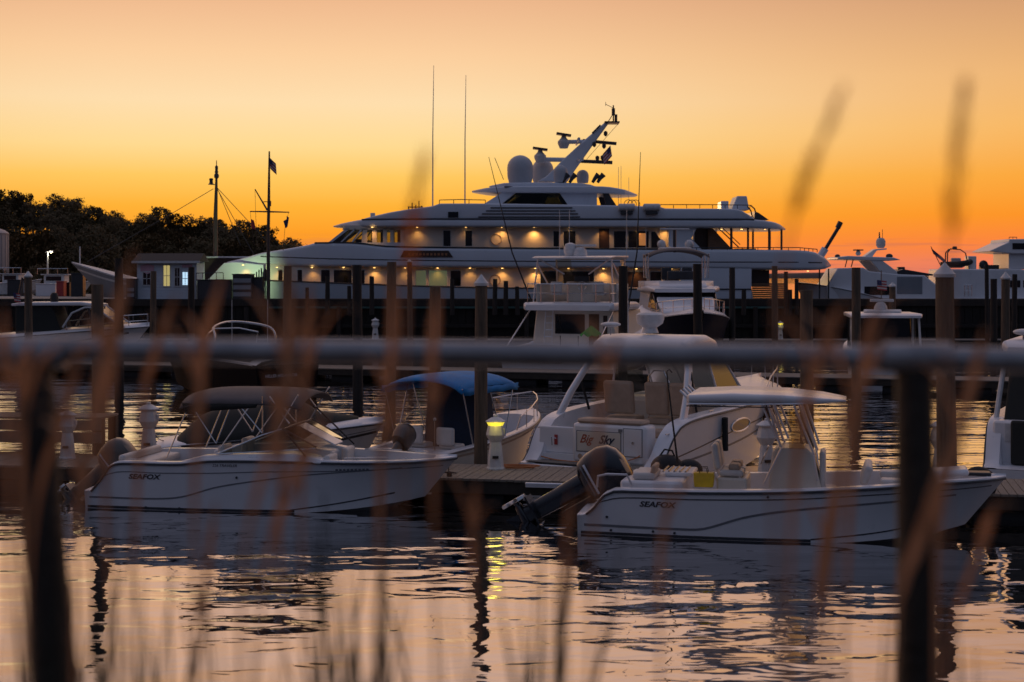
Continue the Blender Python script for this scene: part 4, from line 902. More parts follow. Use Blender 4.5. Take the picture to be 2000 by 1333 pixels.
# dark sheds, crates, stacked traps and fence panels along the pier at the yacht's bow
def crate(px0, px1, y0, Y, name, label, cat, m='dark_trim', bands=0):
    p0, p1 = at(px0, y0, Y), at(px1, y0, Y); t = thing(name, label, cat, ((p0.x + p1.x) / 2, Y, PZ)); w_ = p1.x - p0.x; h = p0.z - PZ
    MB().bx(-w_ / 2, w_ / 2, -.5, .6, 0, h).build('body', m, t, bevel=.03)
    MB().bx(-w_ / 2 - .05, w_ / 2 + .05, -.56, .66, h, h + .06).build('lid', m, t, bevel=.01)
    for k in range(bands): MB().bx(-w_ / 2 + .05, w_ / 2 - .05, -.54, -.505, h * (.12 + .28 * k), h * (.12 + .28 * k) + h * .17).build('slat', 'grey_hull', t)
    return t
crate(457, 494, 537, 100.4, 'storage_shed', 'dark slatted storage shed on the pier left of the flagpole', 'shed', bands=3)
crate(388, 455, 548, 100.6, 'equipment_bin', 'long dark equipment bin on the pier beside the booth', 'bin')
crate(494, 514, 543, 100.9, 'equipment_bin', 'narrow dark bin at the foot of the flagpole', 'bin')
crate(250, 267, 546, 100.7, 'vending_box', 'dark upright box against the left wall of the booth', 'box', bands=2)
t = thing('pipe_stack', 'cluster of dark upright pipes at the base of the flagpole', 'pipes', (at(513, 540, 101).x, 101.3, PZ))
for k in range(7): MB().tube([(-.45 + .14 * k, .1 * (k % 3), 0), (-.45 + .14 * k, .1 * (k % 3), random.uniform(1.7, 2.3))], .045, 6).build('pipe', 'dark_trim', t)
t = thing('guard_railing', 'thin metal guard rail on the pier at the yacht bow', 'railing', (0, 100.2, 0))
railing(t, [V(at(383, 534, 100.2).x, 0, at(383, 534, 100.2).z), V(at(436, 533, 100.2).x, 0, at(436, 533, 100.2).z)], at(383, 534, 100.2).z - PZ, 'dark_trim', 5, .03)
# floodlight on a short post that washes the yacht's bow pale green
p = at(447, 556, 101.6); t = thing('floodlight', 'small floodlight on a post shining pale green on the yacht bow', 'lamp', (p.x, 101.6, PZ))
MB().tube([(0, 0, 0), (0, 0, 1.0)], .05, 8).build('post', 'dark_trim', t); h_ = MB().box((0, .05, 1.1), (.3, .18, .2)).build('lamp_head', 'dark_trim', t, bevel=.02)
ld = bpy.data.lights.new('flood_beam', 'SPOT'); ld.energy = 620; ld.color = (.74, 1.0, .48); ld.spot_size = rad(105); ld.spot_blend = .9; ld.shadow_soft_size = .12
lo = bpy.data.objects.new('flood_beam', ld); col.objects.link(lo); lo.parent = h_; lo.location = (0, .2, 1.12); lo.rotation_euler = V(-.25, 3.4, .15).to_track_quat('-Z', 'Y').to_euler()

# street lamp, lit, on the apron
p = at(93, 540, 128); t = thing('street_lamp', 'lit street lamp on a slim pale post in front of the dark trees', 'lamp', (p.x, 128, PZ - .02))
zt = at(93, 492, 128).z - PZ
MB().tube([(0, 0, 0), (0, 0, zt)], [.09, .06], 8).build('post', 'weathered_white', t); MB().tube([(0, 0, zt - .05), (-.15, 0, zt), (.28, 0, zt + .05)], .04, 6).build('arm', 'weathered_white', t)
lh = MB().box((.30, 0, zt + .06), (.36, .2, .10)).build('lamp_head', 'weathered_white', t, bevel=.02); MB().ball((.30, -.02, zt - .01), .085, 10, 6).build('bulb', 'lamp_white', lh)
ld = bpy.data.lights.new('street_light', 'POINT'); ld.energy = 22; ld.color = (1, .9, .66); ld.shadow_soft_size = .1; lo = bpy.data.objects.new('street_light', ld); col.objects.link(lo); lo.parent = lh; lo.location = (.3, -.15, zt - .15)

# grey-hulled schooner, bow to the left, with its tall mast
t = thing('schooner', 'old grey schooner with an upswept bow and tall lamp mast behind the booth', 'schooner', (at(560, 540, 112).x, 112, 0), math.pi)
bowx = at(140, 513, 112).x; L_ = t.location.x - bowx
H = Hull(L_, 5.2, [(0, 3.4), (.3, 3.4), (.6, 3.9), (.8, 4.6), (1, at(140, 513, 112).z)], keel=-1.2, rake=6.0, chine=(.2, .30), flare=.8)
H.build(t, 'grey_hull', 'weathered_white', rub='weathered_white')
H.ribbon(t, [(L_ * .5, 3.30), (L_ * .8, 4.25), (L_ * .97, 5.0)], .14, 'weathered_white', side=1)
mx = t.location.x - at(421, 540, 112).x
def mz(py): return at(421, py, 112).z
MB().tube([(mx, 0, 2), (mx, 0, mz(420)), (mx - .05, 0, mz(372)), (mx - .07, 0, mz(335))], [.17, .15, .11, .07], 10).build('mast', 'spar_wood', t)
MB().lathe([(.07, 0), (.18, .12), (.18, .3), (.1, .42), (.14, .5), (.1, .62), (.12, .9), (.03, 1.0), (.03, 1.35)], (mx - .07, 0, mz(350)), 10).build('mast_lantern', 'dark_trim', t)
MB().tube([(mx - .05, 0, mz(361)), (mx + .35, 0, mz(361))], .03, 6).build('lamp_arm', 'dark_trim', t); MB().lathe([(.25, 0), (.14, .1), (.12, .3), (.16, .34), (.12, .46)], (mx + .32, 0, mz(361)), 12).build('mast_lamp', 'dark_trim', t)
for (a, b_) in (((417, 369), (338, 416)), ((338, 416), (170, 512)), ((424, 367), (520, 470)), ((424, 369), (500, 505)), ((424, 367), (470, 480))):
    pa, pb = at(*a, 112), at(*b_, 112); MB().tube([(t.location.x - pa.x, 0, pa.z), (t.location.x - pb.x, 0, pb.z)], .022, 4).build('stay', 'dark_trim', t)
jx = t.location.x - at(156, 540, 112).x; MB().tube([(jx, 0, 4.9), (jx, 0, at(156, 482, 112).z)], .05, 6).build('jack_staff', 'weathered_white', t)
MB().bx(mx - 4, mx + 2.6, -1.6, 1.6, 3.3, at(0, 505, 112).z).build('deck_house', 'sign_brown', t, bevel=.05); MB().bx(mx - 4.3, mx + 2.9, -1.9, 1.9, at(0, 505, 112).z, at(0, 502, 112).z).build('house_roof', 'weathered_white', t, bevel=.03)

# small workboats at the far left behind the pier
def workboat(px, Y, label, L_, hz, cab, side=0):
    t = thing('workboat', label, 'boat', (at(px, 540, Y).x, Y, PZ - .05), side)
    H = Hull(L_, 2.2, [(0, hz), (.6, hz * 1.05), (1, hz * 1.3)], keel=0.02, rake=.8, chine=(.15, .4)); H.build(t, 'weathered_white', 'weathered_white')
    MB().bx(L_ * .2, L_ * .55, -.7, .7, hz, hz + cab).build('cabin', 'weathered_white', t, bevel=.05); MB().bx(L_ * .15, L_ * .62, -.8, .8, hz + cab, hz + cab + .07).build('cabin_roof', 'weathered_white', t, bevel=.02)
    MB().bx(L_ * .24, L_ * .5, -.72, -.69, hz + cab * .4, hz + cab * .85).build('window', 'dark_glass', t)
    railing(t, [V(L_ * .1, -.8, hz + cab + .5), V(L_ * .62, -.8, hz + cab + .5)], .45, 'steel', 4, .03, False)
    return t
workboat(68, 122, 'white workboat hauled out under the street lamp', 4.6, .9, .75)
workboat(-8, 120, 'white workboat stored at the far left of the apron', 3.6, 1.0, .7)
for px, Y, w_, h, m, lb in ((92, 118, 1.5, .9, 'white_gel', 'pale crate on the apron under the street lamp'), (120, 116, .55, 1.1, 'red_paint', 'dark red barrel-like bin on the apron'), (132, 117, .5, 1.0, 'sign_brown', 'brown bin beside the red bin on the apron'), (153, 115, .9, 1.7, 'dark_trim', 'dark ice cabinet on the apron under the schooner bow'), (210, 114, 1.0, .9, 'white_gel', 'white freezer chest on the apron by the schooner stem'), (30, 118, 1.0, 1.2, 'dark_trim', 'dark crate by the stored workboat')):
    t = thing('storage_box', lb, 'box', (at(px, 540, Y).x, Y, PZ - .02)); MB().bx(-w_ / 2, w_ / 2, -.4, .4, 0, h).build('body', m, t, bevel=.03); MB().bx(-w_ / 2 - .03, w_ / 2 + .03, -.44, .44, h, h + .06).build('lid', m, t, bevel=.01)

# ---------------------------------------------------------------- yachts at the right end of the pier
YR = 107.0
def yq(px, py, Y=YR): return ((px - 1000) * Y / F, CAMH - (py - HY) * Y / F)
t = thing('motor_yacht', 'white motor yacht with a swept radar arch moored astern of the superyacht', 'yacht', (yq(1850, 0)[0], YR + 2.5, 0), math.pi)
ox = t.location.x
def rq(px, py, Y=YR): x, z = yq(px, py, Y); return ox - x, z
L_ = rq(1566, 0)[0]
H = Hull(L_, 5.0, [(0, 2.4), (.4, 2.9), (.7, 3.6), (.9, 3.95), (1, 4.05)], keel=-.9, rake=2.2, chine=(0, .35)); H.build(t, 'white_gel', 'white_gel', rub='dark_trim')
MB().xz([rq(*p) for p in ((1640, 524), (1690, 523), (1702, 530), (1760, 536), (1810, 538), (1838, 560), (1838, 600), (1620, 600), (1618, 560))], -1.9, 1.9).build('deck_house', 'white_gel', t, bevel=.08)
for a, b_, y0, y1 in ((1692, 1745, 560, 577), (1756, 1806, 541, 575)):
    x1, z1 = rq(a, y0); x0, z0 = rq(b_, y1); MB().bx(x0, x1, 1.88, 1.93, z0, z1).build('window', 'dark_glass' if a < 1750 else 'grey_hull', t, bevel=.04)
MB().xz([rq(*p) for p in ((1640, 502.5), (1660, 500), (1750, 503), (1764, 508), (1740, 510), (1640, 507))], -1.9, 1.9).build('fly_roof', 'white_gel', t, bevel=.05)
MB().xz([rq(*p) for p in ((1703, 508), (1728, 509), (1756, 530), (1758, 536), (1728, 536))], 1.55, 1.85).build('arch_leg', 'white_gel', t, bevel=.05); MB().xz([rq(*p) for p in ((1703, 508), (1728, 509), (1756, 530), (1758, 536), (1728, 536))], -1.85, -1.55).build('arch_leg', 'white_gel', t, bevel=.05)
MB().xz([rq(*p) for p in ((1700, 502), (1722, 486), (1746, 484), (1746, 487), (1726, 489), (1716, 503))], -.5, .5).build('mast_arm', 'white_gel', t, bevel=.04)
x, z = rq(1737, 473); MB().lathe([(.22, -.38), (.33, -.2), (.34, .12), (.25, .3), (.05, .36)], (x, 0, z), 16).build('satellite_dome', 'weathered_white', t)
MB().tube([(x + .1, 0, z + .3), (x + .1, 0, z + .75)], [.07, .04], 6).build('mast_lamp', 'dark_trim', t); MB().tube([(x - .12, 0, z + .2), (x - .12, 0, z + .95)], .02, 5).build('aerial', 'dark_trim', t)
x, z = rq(1692, 491); MB().lathe([(.10, -.28), (.2, -.15), (.16, 0), (.08, .1)], (x, 0, z), 12).build('radar_base', 'weathered_white', t); MB().box((x, 0, z + .12), (.55, .5, .09), .3).build('radar_bar', 'dark_trim', t)
for px in (1656, 1668): MB().tube([V(rq(px + 4, 507)[0], 1.6, rq(px, 507)[1]), V(rq(px, 522)[0], 1.6, rq(px, 522)[1])], .04, 6).build('roof_strut', 'dark_trim', t)
for px, r in ((1647, .2), (1750, .26)): x, z = rq(px, 500); MB().ball((x, .6, z), r, 10, 6, (1, 1, .7)).build('searchlight', 'dark_trim', t)
MB().xz([rq(*p) for p in ((1756, 531), (1770, 526), (1828, 536), (1828, 539), (1756, 537))], -1.8, 1.8).build('fly_coaming', 'dark_trim', t, bevel=.04)
x, z = rq(1775, 529); MB().box((x, .3, z + .1), (.5, .5, .35)).build('helm_seat', 'dark_trim', t, bevel=.06)
p0 = yq(1818, 484, 103); st_ = thing('stern_flag', 'striped ensign on a leaning staff at the stern of the arch yacht', 'flag', (p0[0], 103, p0[1]))
flag_parts(st_, V(0, 0, 0), V(1.0, 0, -.85), V(.18, 0, -.42) * 1.0, .05, n=5); MB().tube([(0, 0, .08), (.85, .02, -1.55)], [.02, .03], 6).build('staff', 'dark_trim', st_)

t = thing('motor_yacht', 'white yacht with an overhanging upper roof and a tender stowed on top', 'yacht', (yq(1838, 0)[0], YR + 2.6, 0))
ox = t.location.x
def rq2(px, py, Y=YR): x, z = yq(px, py, Y); return x - ox, z
H = Hull(15.0, 5.4, [(0, 2.6), (.5, 3.0), (1, 4.2)], keel=-1, rake=2.4, chine=(0, .35)); H.build(t, 'white_gel', 'white_gel', rub='dark_trim')
MB().xz([rq2(*p) for p in ((1848, 526), (2000, 526), (2060, 540), (2080, 600), (1848, 600))], -2.0, 2.0).build('deck_house', 'white_gel', t, bevel=.08)
MB().xz([rq2(*p) for p in ((1978, 526), (1978, 494), (2060, 494), (2075, 526))], -1.8, 1.8).build('bridge_house', 'white_gel', t, bevel=.06)
MB().xz([rq2(*p) for p in ((1936, 491), (1975, 473), (1976, 467), (2075, 466), (2085, 495), (1985, 496))], -2.1, 2.1).build('upper_roof', 'white_gel', t, bevel=.06)
x0, z1 = rq2(1982, 475); x1, z0 = rq2(2010, 487); MB().bx(x0, x1, -2.13, -2.09, z0, z1).build('window', 'dark_glass', t)
railing(t, [V(rq2(1980, 463)[0], -1.6, rq2(0, 463)[1]), V(rq2(1995, 463)[0], -1.6, rq2(0, 463)[1])], .15, 'dark_trim', 3, .025, False)
MB().bx(rq2(1905, 0)[0], rq2(1921, 0)[0], -1, 0, rq2(0, 527)[1], rq2(0, 500)[1]).build('locker', 'white_gel', t, bevel=.05)
x, z = rq2(1938, 517); MB().ball((x, -.6, z), .32, 12, 7, (1, 1, 1)).build('covered_reel', 'dark_trim', t); MB().bx(x - .1, x + 1.0, -1, .2, z - .45, z - .02).build('deck_chest', 'dark_trim', t, bevel=.05)
for px in (1978, 1990, 2004): x0, z1 = rq2(px, 548); MB().bx(x0, x0 + .3, -2.04, -1.99, z1 - .5, z1).build('window', 'dark_glass', t, bevel=.04)
railing(t, [V(rq2(1886, 557)[0], -2.35, rq2(0, 557)[1]), V(rq2(1900, 557)[0], -2.35, rq2(0, 557)[1])], .8, 'steel', 3, .03)
# the tender: rigid inflatable with a light arch
tn = thing('inflatable_tender', 'dark rigid inflatable tender with a light arch on the white yacht roof', 'tender', (yq(1879, 0)[0], YR + 1.6, yq(0, 524)[1]), rad(-8))
rings = []
MB().tube([V(-.95, -.55, .32), V(.0, -.62, .28), V(.75, -.42, .36), V(1.02, 0, .45), V(.75, .42, .36), V(0, .62, .28), V(-.95, .55, .32)], [.13, .2, .2, .19, .2, .2, .13], 12).build('tube', 'black_rubber', tn)
MB().xz([(-.9, .25), (-.7, .02), (.4, .02), (.95, .3)], -.42, .42).build('hull', 'grey_hull', tn, bevel=.08)
MB().bx(-.3, .35, -.22, .22, .3, .72).build('console', 'weathered_white', tn, bevel=.06)
MB().tube([(-.62, -.5, .45), (-.60, -.5, 1.1), (-.4, -.35, 1.35), (-.4, .35, 1.35), (-.60, .5, 1.1), (-.62, .5, .45)], .045, 8).build('light_arch', 'dark_trim', tn)
MB().tube([(.75, -.5, .45), (.62, -.5, 1.05), (.3, -.35, 1.3), (-.4, -.35, 1.36)], .04, 8).build('light_arch', 'dark_trim', tn)
MB().lathe([(.12, 0), (.18, .08), (.14, .2)], (-.05, 0, 1.34), 10).build('arch_lamp', 'dark_trim', tn)

# ================================================================ BOATS IN THE BASIN
def local_ray(root, px, py):
    a = root.rotation_euler[2]; c, s = math.cos(-a), math.sin(-a); l = root.location
    def r(v): return V(v.x * c - v.y * s, v.x * s + v.y * c, v.z)
    return r(V(0, 0, CAMH) - V(l.x, l.y, 0)), r(V((px - 1000) / F, 1, -(py - HY) / F))
def RL(root, px, py, yl):                       # pixel -> local point on the boat's lengthwise plane y = yl
    o, d = local_ray(root, px, py); return o + d * ((yl - o.y) / d.y)
def RX(root, px, py, xl):                       # pixel -> local point on the boat's cross plane x = xl
    o, d = local_ray(root, px, py); return o + d * ((xl - o.x) / d.x)
def cushion(t, x0, x1, y0, y1, z0, z1, m='white_vinyl', name='cushion', bev=.05): return MB().bx(x0, x1, y0, y1, z0, z1).build(name, m, t, bevel=min(bev, (z1 - z0) * .45, (x1 - x0) * .45, (y1 - y0) * .45), seg=3)
def pipes(t, segs, r, name, m='steel'):
    for pts in segs: MB().tube(pts, r, 7).build(name, m, t)
def outboard(t, x, z, tilt, s=1.0, m='engine_dark', mark=None):
    """outboard motor hung on the transom, tilted about its bracket; a part of the boat with its own pieces"""
    R = Matrix.Rotation(rad(tilt), 3, 'Y'); o = V(x, 0, z)
    def T(p): return o + R @ (V(*p) * s)
    def T2(b): b.v = [tuple(T(p)) for p in b.v]; return b
    b = MB(); rings = []
    for zz, xc, rx, ry in ((.10, -.30, .18, .15), (.16, -.31, .27, .21), (.30, -.32, .31, .235), (.48, -.32, .32, .24), (.62, -.30, .29, .225), (.70, -.27, .23, .18), (.735, -.24, .12, .09)):
        rings.append([V(xc + rx * (abs(math.cos(a)) ** .75) * (1 if math.cos(a) > 0 else -1), ry * (abs(math.sin(a)) ** .75) * (1 if math.sin(a) > 0 else -1), zz) for a in (2 * math.pi * k / 24 for k in range(24))])
    eng = T2(b.loft(rings)).build('outboard_motor', m, t)
    T2(MB().loft([[V(-.30 + rx * math.cos(a), ry * math.sin(a), zz) for a in (2 * math.pi * k / 16 for k in range(16))] for zz, rx, ry in ((.12, .15, .11), (-.25, .13, .085), (-.60, .12, .06), (-.78, .13, .05))])).build('midsection', m, eng)
    T2(MB().bx(-.52, -.05, -.16, .16, -.66, -.635)).build('cavitation_plate', m, eng)
    T2(MB().loft([[V(xc, ry * math.cos(a), -.82 + ry * math.sin(a)) for a in (2 * math.pi * k / 12 for k in range(12))] for xc, ry in ((.02, .01), (-.06, .055), (-.30, .07), (-.48, .05), (-.52, .03))])).build('gear_case', m, eng)
    T2(MB().xz([(-.36, -.86), (-.20, -.86), (-.33, -1.06), (-.38, -1.06)], -.012, .012)).build('skeg', m, eng)
    for k in range(3):
        an = rad(120 * k + 20); T2(MB().box((-.54, .11 * math.cos(an), -.82 + .11 * math.sin(an)), (.05, .10, .16), Matrix.Rotation(-an + .3, 3, 'X'))).build('propeller_blade', 'steel', eng, bevel=.01)
    T2(MB().bx(-.12, .06, -.12, .12, -.32, .12)).build('bracket', 'black_rubber', eng, bevel=.02)
    if mark:
        for z0, z1, m2 in ((.20, .215, 'grey_stripe'), (.245, .275, 'text_light')): T2(MB().grid([[V(-.52 + .06 * i, -.236 - .012 * math.sin(math.pi * i / 7), z) for i in range(8)] for z in (z0, z1)])).build('cowl_stripe', m2, eng, recalc=False, solid=.006)
    return eng
def arc_top(t, x0, x1, hw, z, m, name, th=.05, crown=.12, droop=.10, nose=0.0):
    """a canvas or moulded top: arched across, drooping at the ends"""
    rows = []
    for i in range(13):
        s = i / 12; x = x0 + (x1 - x0) * s; e = (2 * s - 1) ** 2
        rows.append([V(x, hw * c, z - droop * e * e + nose * s + crown * (1 - c * c) - (.10 * abs(c) ** 6)) for c in [-1 + 2 * k / 14 for k in range(15)]])
    return MB().grid(rows).build(name, m, t, recalc=False, solid=th)

# ---------------------------------------------------------------- dual-console bow rider with bimini (near, left)
t = thing('bow_rider', 'white bow rider with a grey bimini top and folded frame lying along the dock', 'boat', (-8.12, 30.95, 0), math.atan2(-1.12, 7.05)); SF1 = t
H = Hull(7.14, 2.50, [(0, .33), (.02, .35), (.045, .55), (.075, .83), (.10, .90), (.16, .91), (.28, .92), (.36, .99), (.55, 1.00), (.75, .97), (.9, .96), (1, .985)], keel=-.42, rake=1.15, chine=(-.05, .22), flare=1.7, tum=.95, narrow=.42)
def fl1(u): return None if u < .085 or u > .945 else (.42 if u < .90 else .42 + (u - .90) * 9)
H.build(t, 'white_gel', 'white_gel', fl1, gw=.20, breaks=(.085, .945, .9))
H.ribbon(t, [(.1, .22), (1.4, .22), (2.0, .27), (2.7, .47), (3.6, .62), (4.6, .74), (6.2, .84)], lambda s: .035 * (1 - .4 * s), 'grey_stripe')
H.ribbon(t, [(.25, .58), (.7, .72), (1.5, .72), (2.6, .74), (3.6, .78), (5.0, .80), (6.9, .84)], .018, 'grey_stripe')
H.ribbon(t, [(3.9, .02), (5.0, .17), (6.02, .34)], lambda s: .02 + .012 * s, 'dark_trim', 'chine_line')
H.ribbon(t, [(.05, .035), (2.5, .03), (4.2, .03)], .05, 'dark_trim', 'boot_line')
H.write(t, 'SEAFOX', .92, .60, .13, 'text_dark', shear=.25, xs=1.35, bold=.004)
lo_ = RL(t, 416, 899, -1.22); lettering('lettering', '226 TRAVELER', .07, 'text_dark', t, lambda a, c: H.on(lo_.x + a, .87 + c, -1, .012), shear=.2, xs=1.1)
for k in range(9): H.ribbon(t, [(5.0 + .07 * k, .82), (5.045 + .07 * k, .822)], .05, 'grey_stripe', 'registration_mark')
for px, py in ((463, 933), (284, 998), (350, 1000)): p = RL(t, px, py, -1.2); c = H.on(p.x, max(p.z, .05), -1, .0); MB().tube([c + V(0, .02, 0), c + V(0, -.02, 0)], .022, 10).build('drain_fitting', 'dark_trim', t)
# raised side decks carry the windshield
for s in (-1, 1): MB().loft([[V(x, s * y, z) for y, z in ((1.20, .96 - .06 * (x < 2.6)), (1.12, zt), (.85, zt), (.80, .80))] for x, zt in ((1.9, .93), (2.4, 1.06), (3.2, 1.10), (4.2, 1.12), (4.75, 1.03))]).build('side_deck', 'white_gel', t, bevel=.03)
for y0, y1 in ((-1.02, -.32), (.32, 1.02)): MB().xz([(3.55, .42), (3.55, 1.08), (3.8, 1.12), (4.55, 1.02), (4.62, .42)], y0, y1).build('console', 'white_gel', t, bevel=.05)
# wrap-round windshield
def ws1(px, py, y): return RL(t, px, py, y)
wsn = [ws1(423, 887, -1.10), ws1(470, 868, -1.09), ws1(512, 850, -1.07), ws1(552, 838, -1.00)]; wf = ws1(618, 874, -.95)
for s in (-1, 1):
    m_ = lambda p: V(p.x, p.y * -s, p.z)
    MB().tube([m_(p) for p in wsn], .016, 7).build('windshield_frame', 'steel', t); MB().tube([m_(wsn[-1]), m_(wf)], .018, 7).build('windshield_frame', 'dark_trim', t); MB().tube([m_(wsn[0]), m_(V(wf.x, wf.y * 1.08, wf.z - .02))], .014, 7).build('windshield_frame', 'steel', t)
    MB().add([m_(wsn[0]), m_(wsn[1]), m_(wsn[2]), m_(wsn[3]), m_(wf)], [(0, 1, 2, 3, 4)]).build('side_glass', 'tinted_glass', t, recalc=False)
    MB().add([m_(wsn[3]), m_(wf), m_(V(wf.x + .12, -.32, wf.z)), m_(V(wsn[3].x + .12, -.32, wsn[3].z))], [(0, 1, 2, 3)]).build('front_glass', 'tinted_glass', t, recalc=False)
a, b_ = ws1(594, 829, .25), ws1(667, 866, .25)
MB().prism([(a.x, .28, a.z), (b_.x, .28, b_.z), (b_.x, -.30, b_.z), (a.x, -.30, a.z)], (.03, 0, .035)).build('walk_through_panel', 'white_gel', t, bevel=.01)
# seats, cushions, bow cockpit
for y0 in (-.95, .42):
    cushion(t, 2.75, 3.20, y0, y0 + .52, .72, .86); cushion(t, 2.62, 2.76, y0, y0 + .52, .84, 1.24, name='seat_back'); MB().bx(2.8, 3.1, y0 + .12, y0 + .40, .42, .72).build('seat_base', 'white_gel', t)
cushion(t, .70, 1.15, -.95, .95, .74, .88); cushion(t, .60, .74, -.95, .95, .86, 1.02, name='seat_back')
for s in (-1, 1):
    cushion(t, 4.75, 5.65, *sorted((s * .78, s * .40)), .64, .80); cushion(t, 4.72, 4.86, *sorted((s * .95, s * .36)), .74, 1.08, name='seat_back')
    MB().tube([V(5.1, s * .80, 1.02), V(5.5, s * .74, 1.03), V(5.9, s * .62, 1.03)], .014, 6).build('grab_rail', 'steel', t)
cushion(t, 6.0, 6.35, -.42, .42, .66, .80)
for s in (-1, 1):
    for x in (1.0, 3.4, 6.3): MB().tube([(x - .09, s * (H.half(x / H.L) - .10), H.z(x / H.L) + .055), (x + .09, s * (H.half(x / H.L) - .10), H.z(x / H.L) + .055)], .012, 6).build('cleat', 'steel', t)
# bimini
BZ = RL(t, 480, 766, 0).z; xa, xb = RL(t, 352, 770, -1.05).x, RL(t, 590, 770, -1.05).x
arc_top(t, xa, xb, 1.10, BZ - .05, 'bimini_canvas', 'bimini_canvas', .03, .14, .10)
for s in (-1, 1):
    MB().grid([[V(xa + .05 + (xb - xa - .9) * i / 8, s * 1.1, BZ - .13 - .02 * (i % 2)) for i in range(9)], [V(xa + .10 + (xb - xa - 1.0) * i / 8, s * 1.09, BZ - .13 - .20 * (1 - i / 14)) for i in range(9)]]).build('valance', 'dark_canvas', t, recalc=False, solid=.01)
segs = (((325, 897), (367, 795)), ((376, 795), (422, 866)), ((422, 866), (452, 790)), ((430, 876), (490, 790)), ((466, 790), (512, 846)), ((526, 775), (565, 828)), ((540, 843), (582, 772)), ((513, 775), (513, 846)))
for s in (-1, 1):
    pipes(t, [[V(p.x, s * 1.08, p.z) for p in (RL(t, *a, -1.08), RL(t, *b_, -1.08))] for a, b_ in segs], .0135, 'bimini_pole')
pipes(t, [[RL(t, 554, 840, -1.05), RL(t, 597, 892, -1.14)]], .017, 'bimini_strap', 'black_rubber'); pipes(t, [[RL(t, 617, 795, .9), RL(t, 692, 868, 1.0)]], .017, 'bimini_strap', 'black_rubber')
outboard(t, .06, .32, 50, 1.10, 'engine_grey', True)

# ---------------------------------------------------------------- centre console with hard top (near, right)
t = thing('centre_console_boat', 'white centre console boat with a hard top and big dark tilted outboard', 'boat', (1.40, 27.95, 0), math.atan2(-1.6, 6.95)); SF2 = t
H = Hull(7.25, 2.56, [(0, .33), (.015, .34), (.04, .48), (.065, .70), (.09, .79), (.13, .80), (.3, .82), (.5, .87), (.7, .96), (.85, 1.03), (1, 1.06)], keel=-.42, rake=1.2, chine=(-.05, .22), flare=1.7, tum=.95, narrow=.42)
def fl2(u): return None if u < .055 or u > .955 else (.40 if u < .72 else (.62 if u < .90 else .62 + (u - .90) * 5))
H.build(t, 'white_gel', 'white_gel', fl2, gw=.21, breaks=(.055, .72, .90, .955))
H.ribbon(t, [(.12, .17), (1.8, .16), (2.2, .18), (2.9, .40), (3.6, .53), (4.6, .64), (6.4, .80)], lambda s: .045 * (1 - .3 * s), 'grey_stripe')
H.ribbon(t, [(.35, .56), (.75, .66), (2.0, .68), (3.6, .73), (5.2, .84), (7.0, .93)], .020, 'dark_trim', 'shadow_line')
H.ribbon(t, [(.06, .033), (2.5, .03), (4.0, .03)], .05, 'dark_trim', 'boot_line'); H.ribbon(t, [(4.0, .05), (5.2, .19), (6.1, .36)], .025, 'dark_trim', 'chine_line')
H.write(t, 'SEAFOX', 1.10, .53, .13, 'text_dark', shear=.25, xs=1.30, bold=.004)
for px, py in ((1184, 1011), (1192, 1037), (1275, 1039), (1317, 1042), (1500, 971)): p = RL(t, px, py, -1.24); c = H.on(p.x, max(p.z, .05), -1, .0); MB().tube([c + V(0, .02, 0), c + V(0, -.02, 0)], .022, 10).build('drain_fitting', 'dark_trim', t)
# hard top
x0, x1 = RL(t, 1348, 772, -.2).x, RL(t, 1652, 776, -.2).x; TZ = RL(t, 1480, 790, -.95).z
rows = []
MB().slab([(x0, TZ, TZ + .11, .80, .05), (x0 + .06, TZ - .02, TZ + .14, .95, .07), (x0 + .8, TZ, TZ + .18, 1.0, .08), (x0 + 1.7, TZ + .0, TZ + .16, .98, .07), (x0 + 2.3, TZ + .01, TZ + .11, .82, .05), (x1, TZ + .03, TZ + .06, .45, .02)]).build('hard_top', 'white_gel', t)
MB().tube([V(x0 + .05, -.98, TZ - .01), V(x0 + 1.2, -1.0, TZ), V(x0 + 1.9, -.95, TZ + .02), V(x1, -.4, TZ + .04)], .016, 7).build('top_frame', 'alu', t); MB().tube([V(x0 + .05, .98, TZ - .01), V(x0 + 1.2, 1.0, TZ), V(x0 + 1.9, .95, TZ + .02), V(x1, .4, TZ + .04)], .016, 7).build('top_frame', 'alu', t)
MB().tube([V(x0 + .02, -.95, TZ - .05), V(x0 + 1.5, -.97, TZ - .05)], .012, 6).build('top_frame', 'dark_trim', t)
for k in range(4): MB().tube([V(x0 + .06, -.72 + .44 * k, TZ + .02), V(x0 - .12, -.72 + .44 * k, TZ + .20)], .022, 8).build('rod_holder', 'alu', t)
for s in (-1, 1):
    y_ = .50
    for (a, b_), yy in ((((1487, 795), (1527, 876)), y_), (((1512, 795), (1540, 856)), y_), (((1500, 795), (1524, 870)), y_ * .9), (((1550, 790), (1590, 888)), y_), (((1566, 790), (1597, 880)), y_), (((1527, 874), (1492, 945)), y_ + .02), (((1590, 888), (1596, 940)), y_)):
        pa, pb = RL(t, *a, -yy), RL(t, *b_, -yy); MB().tube([V(pa.x, s * .62, TZ if a[1] < 800 else pa.z), V(pb.x, s * yy, max(pb.z, .42))], .021, 8).build('top_leg', 'alu', t)
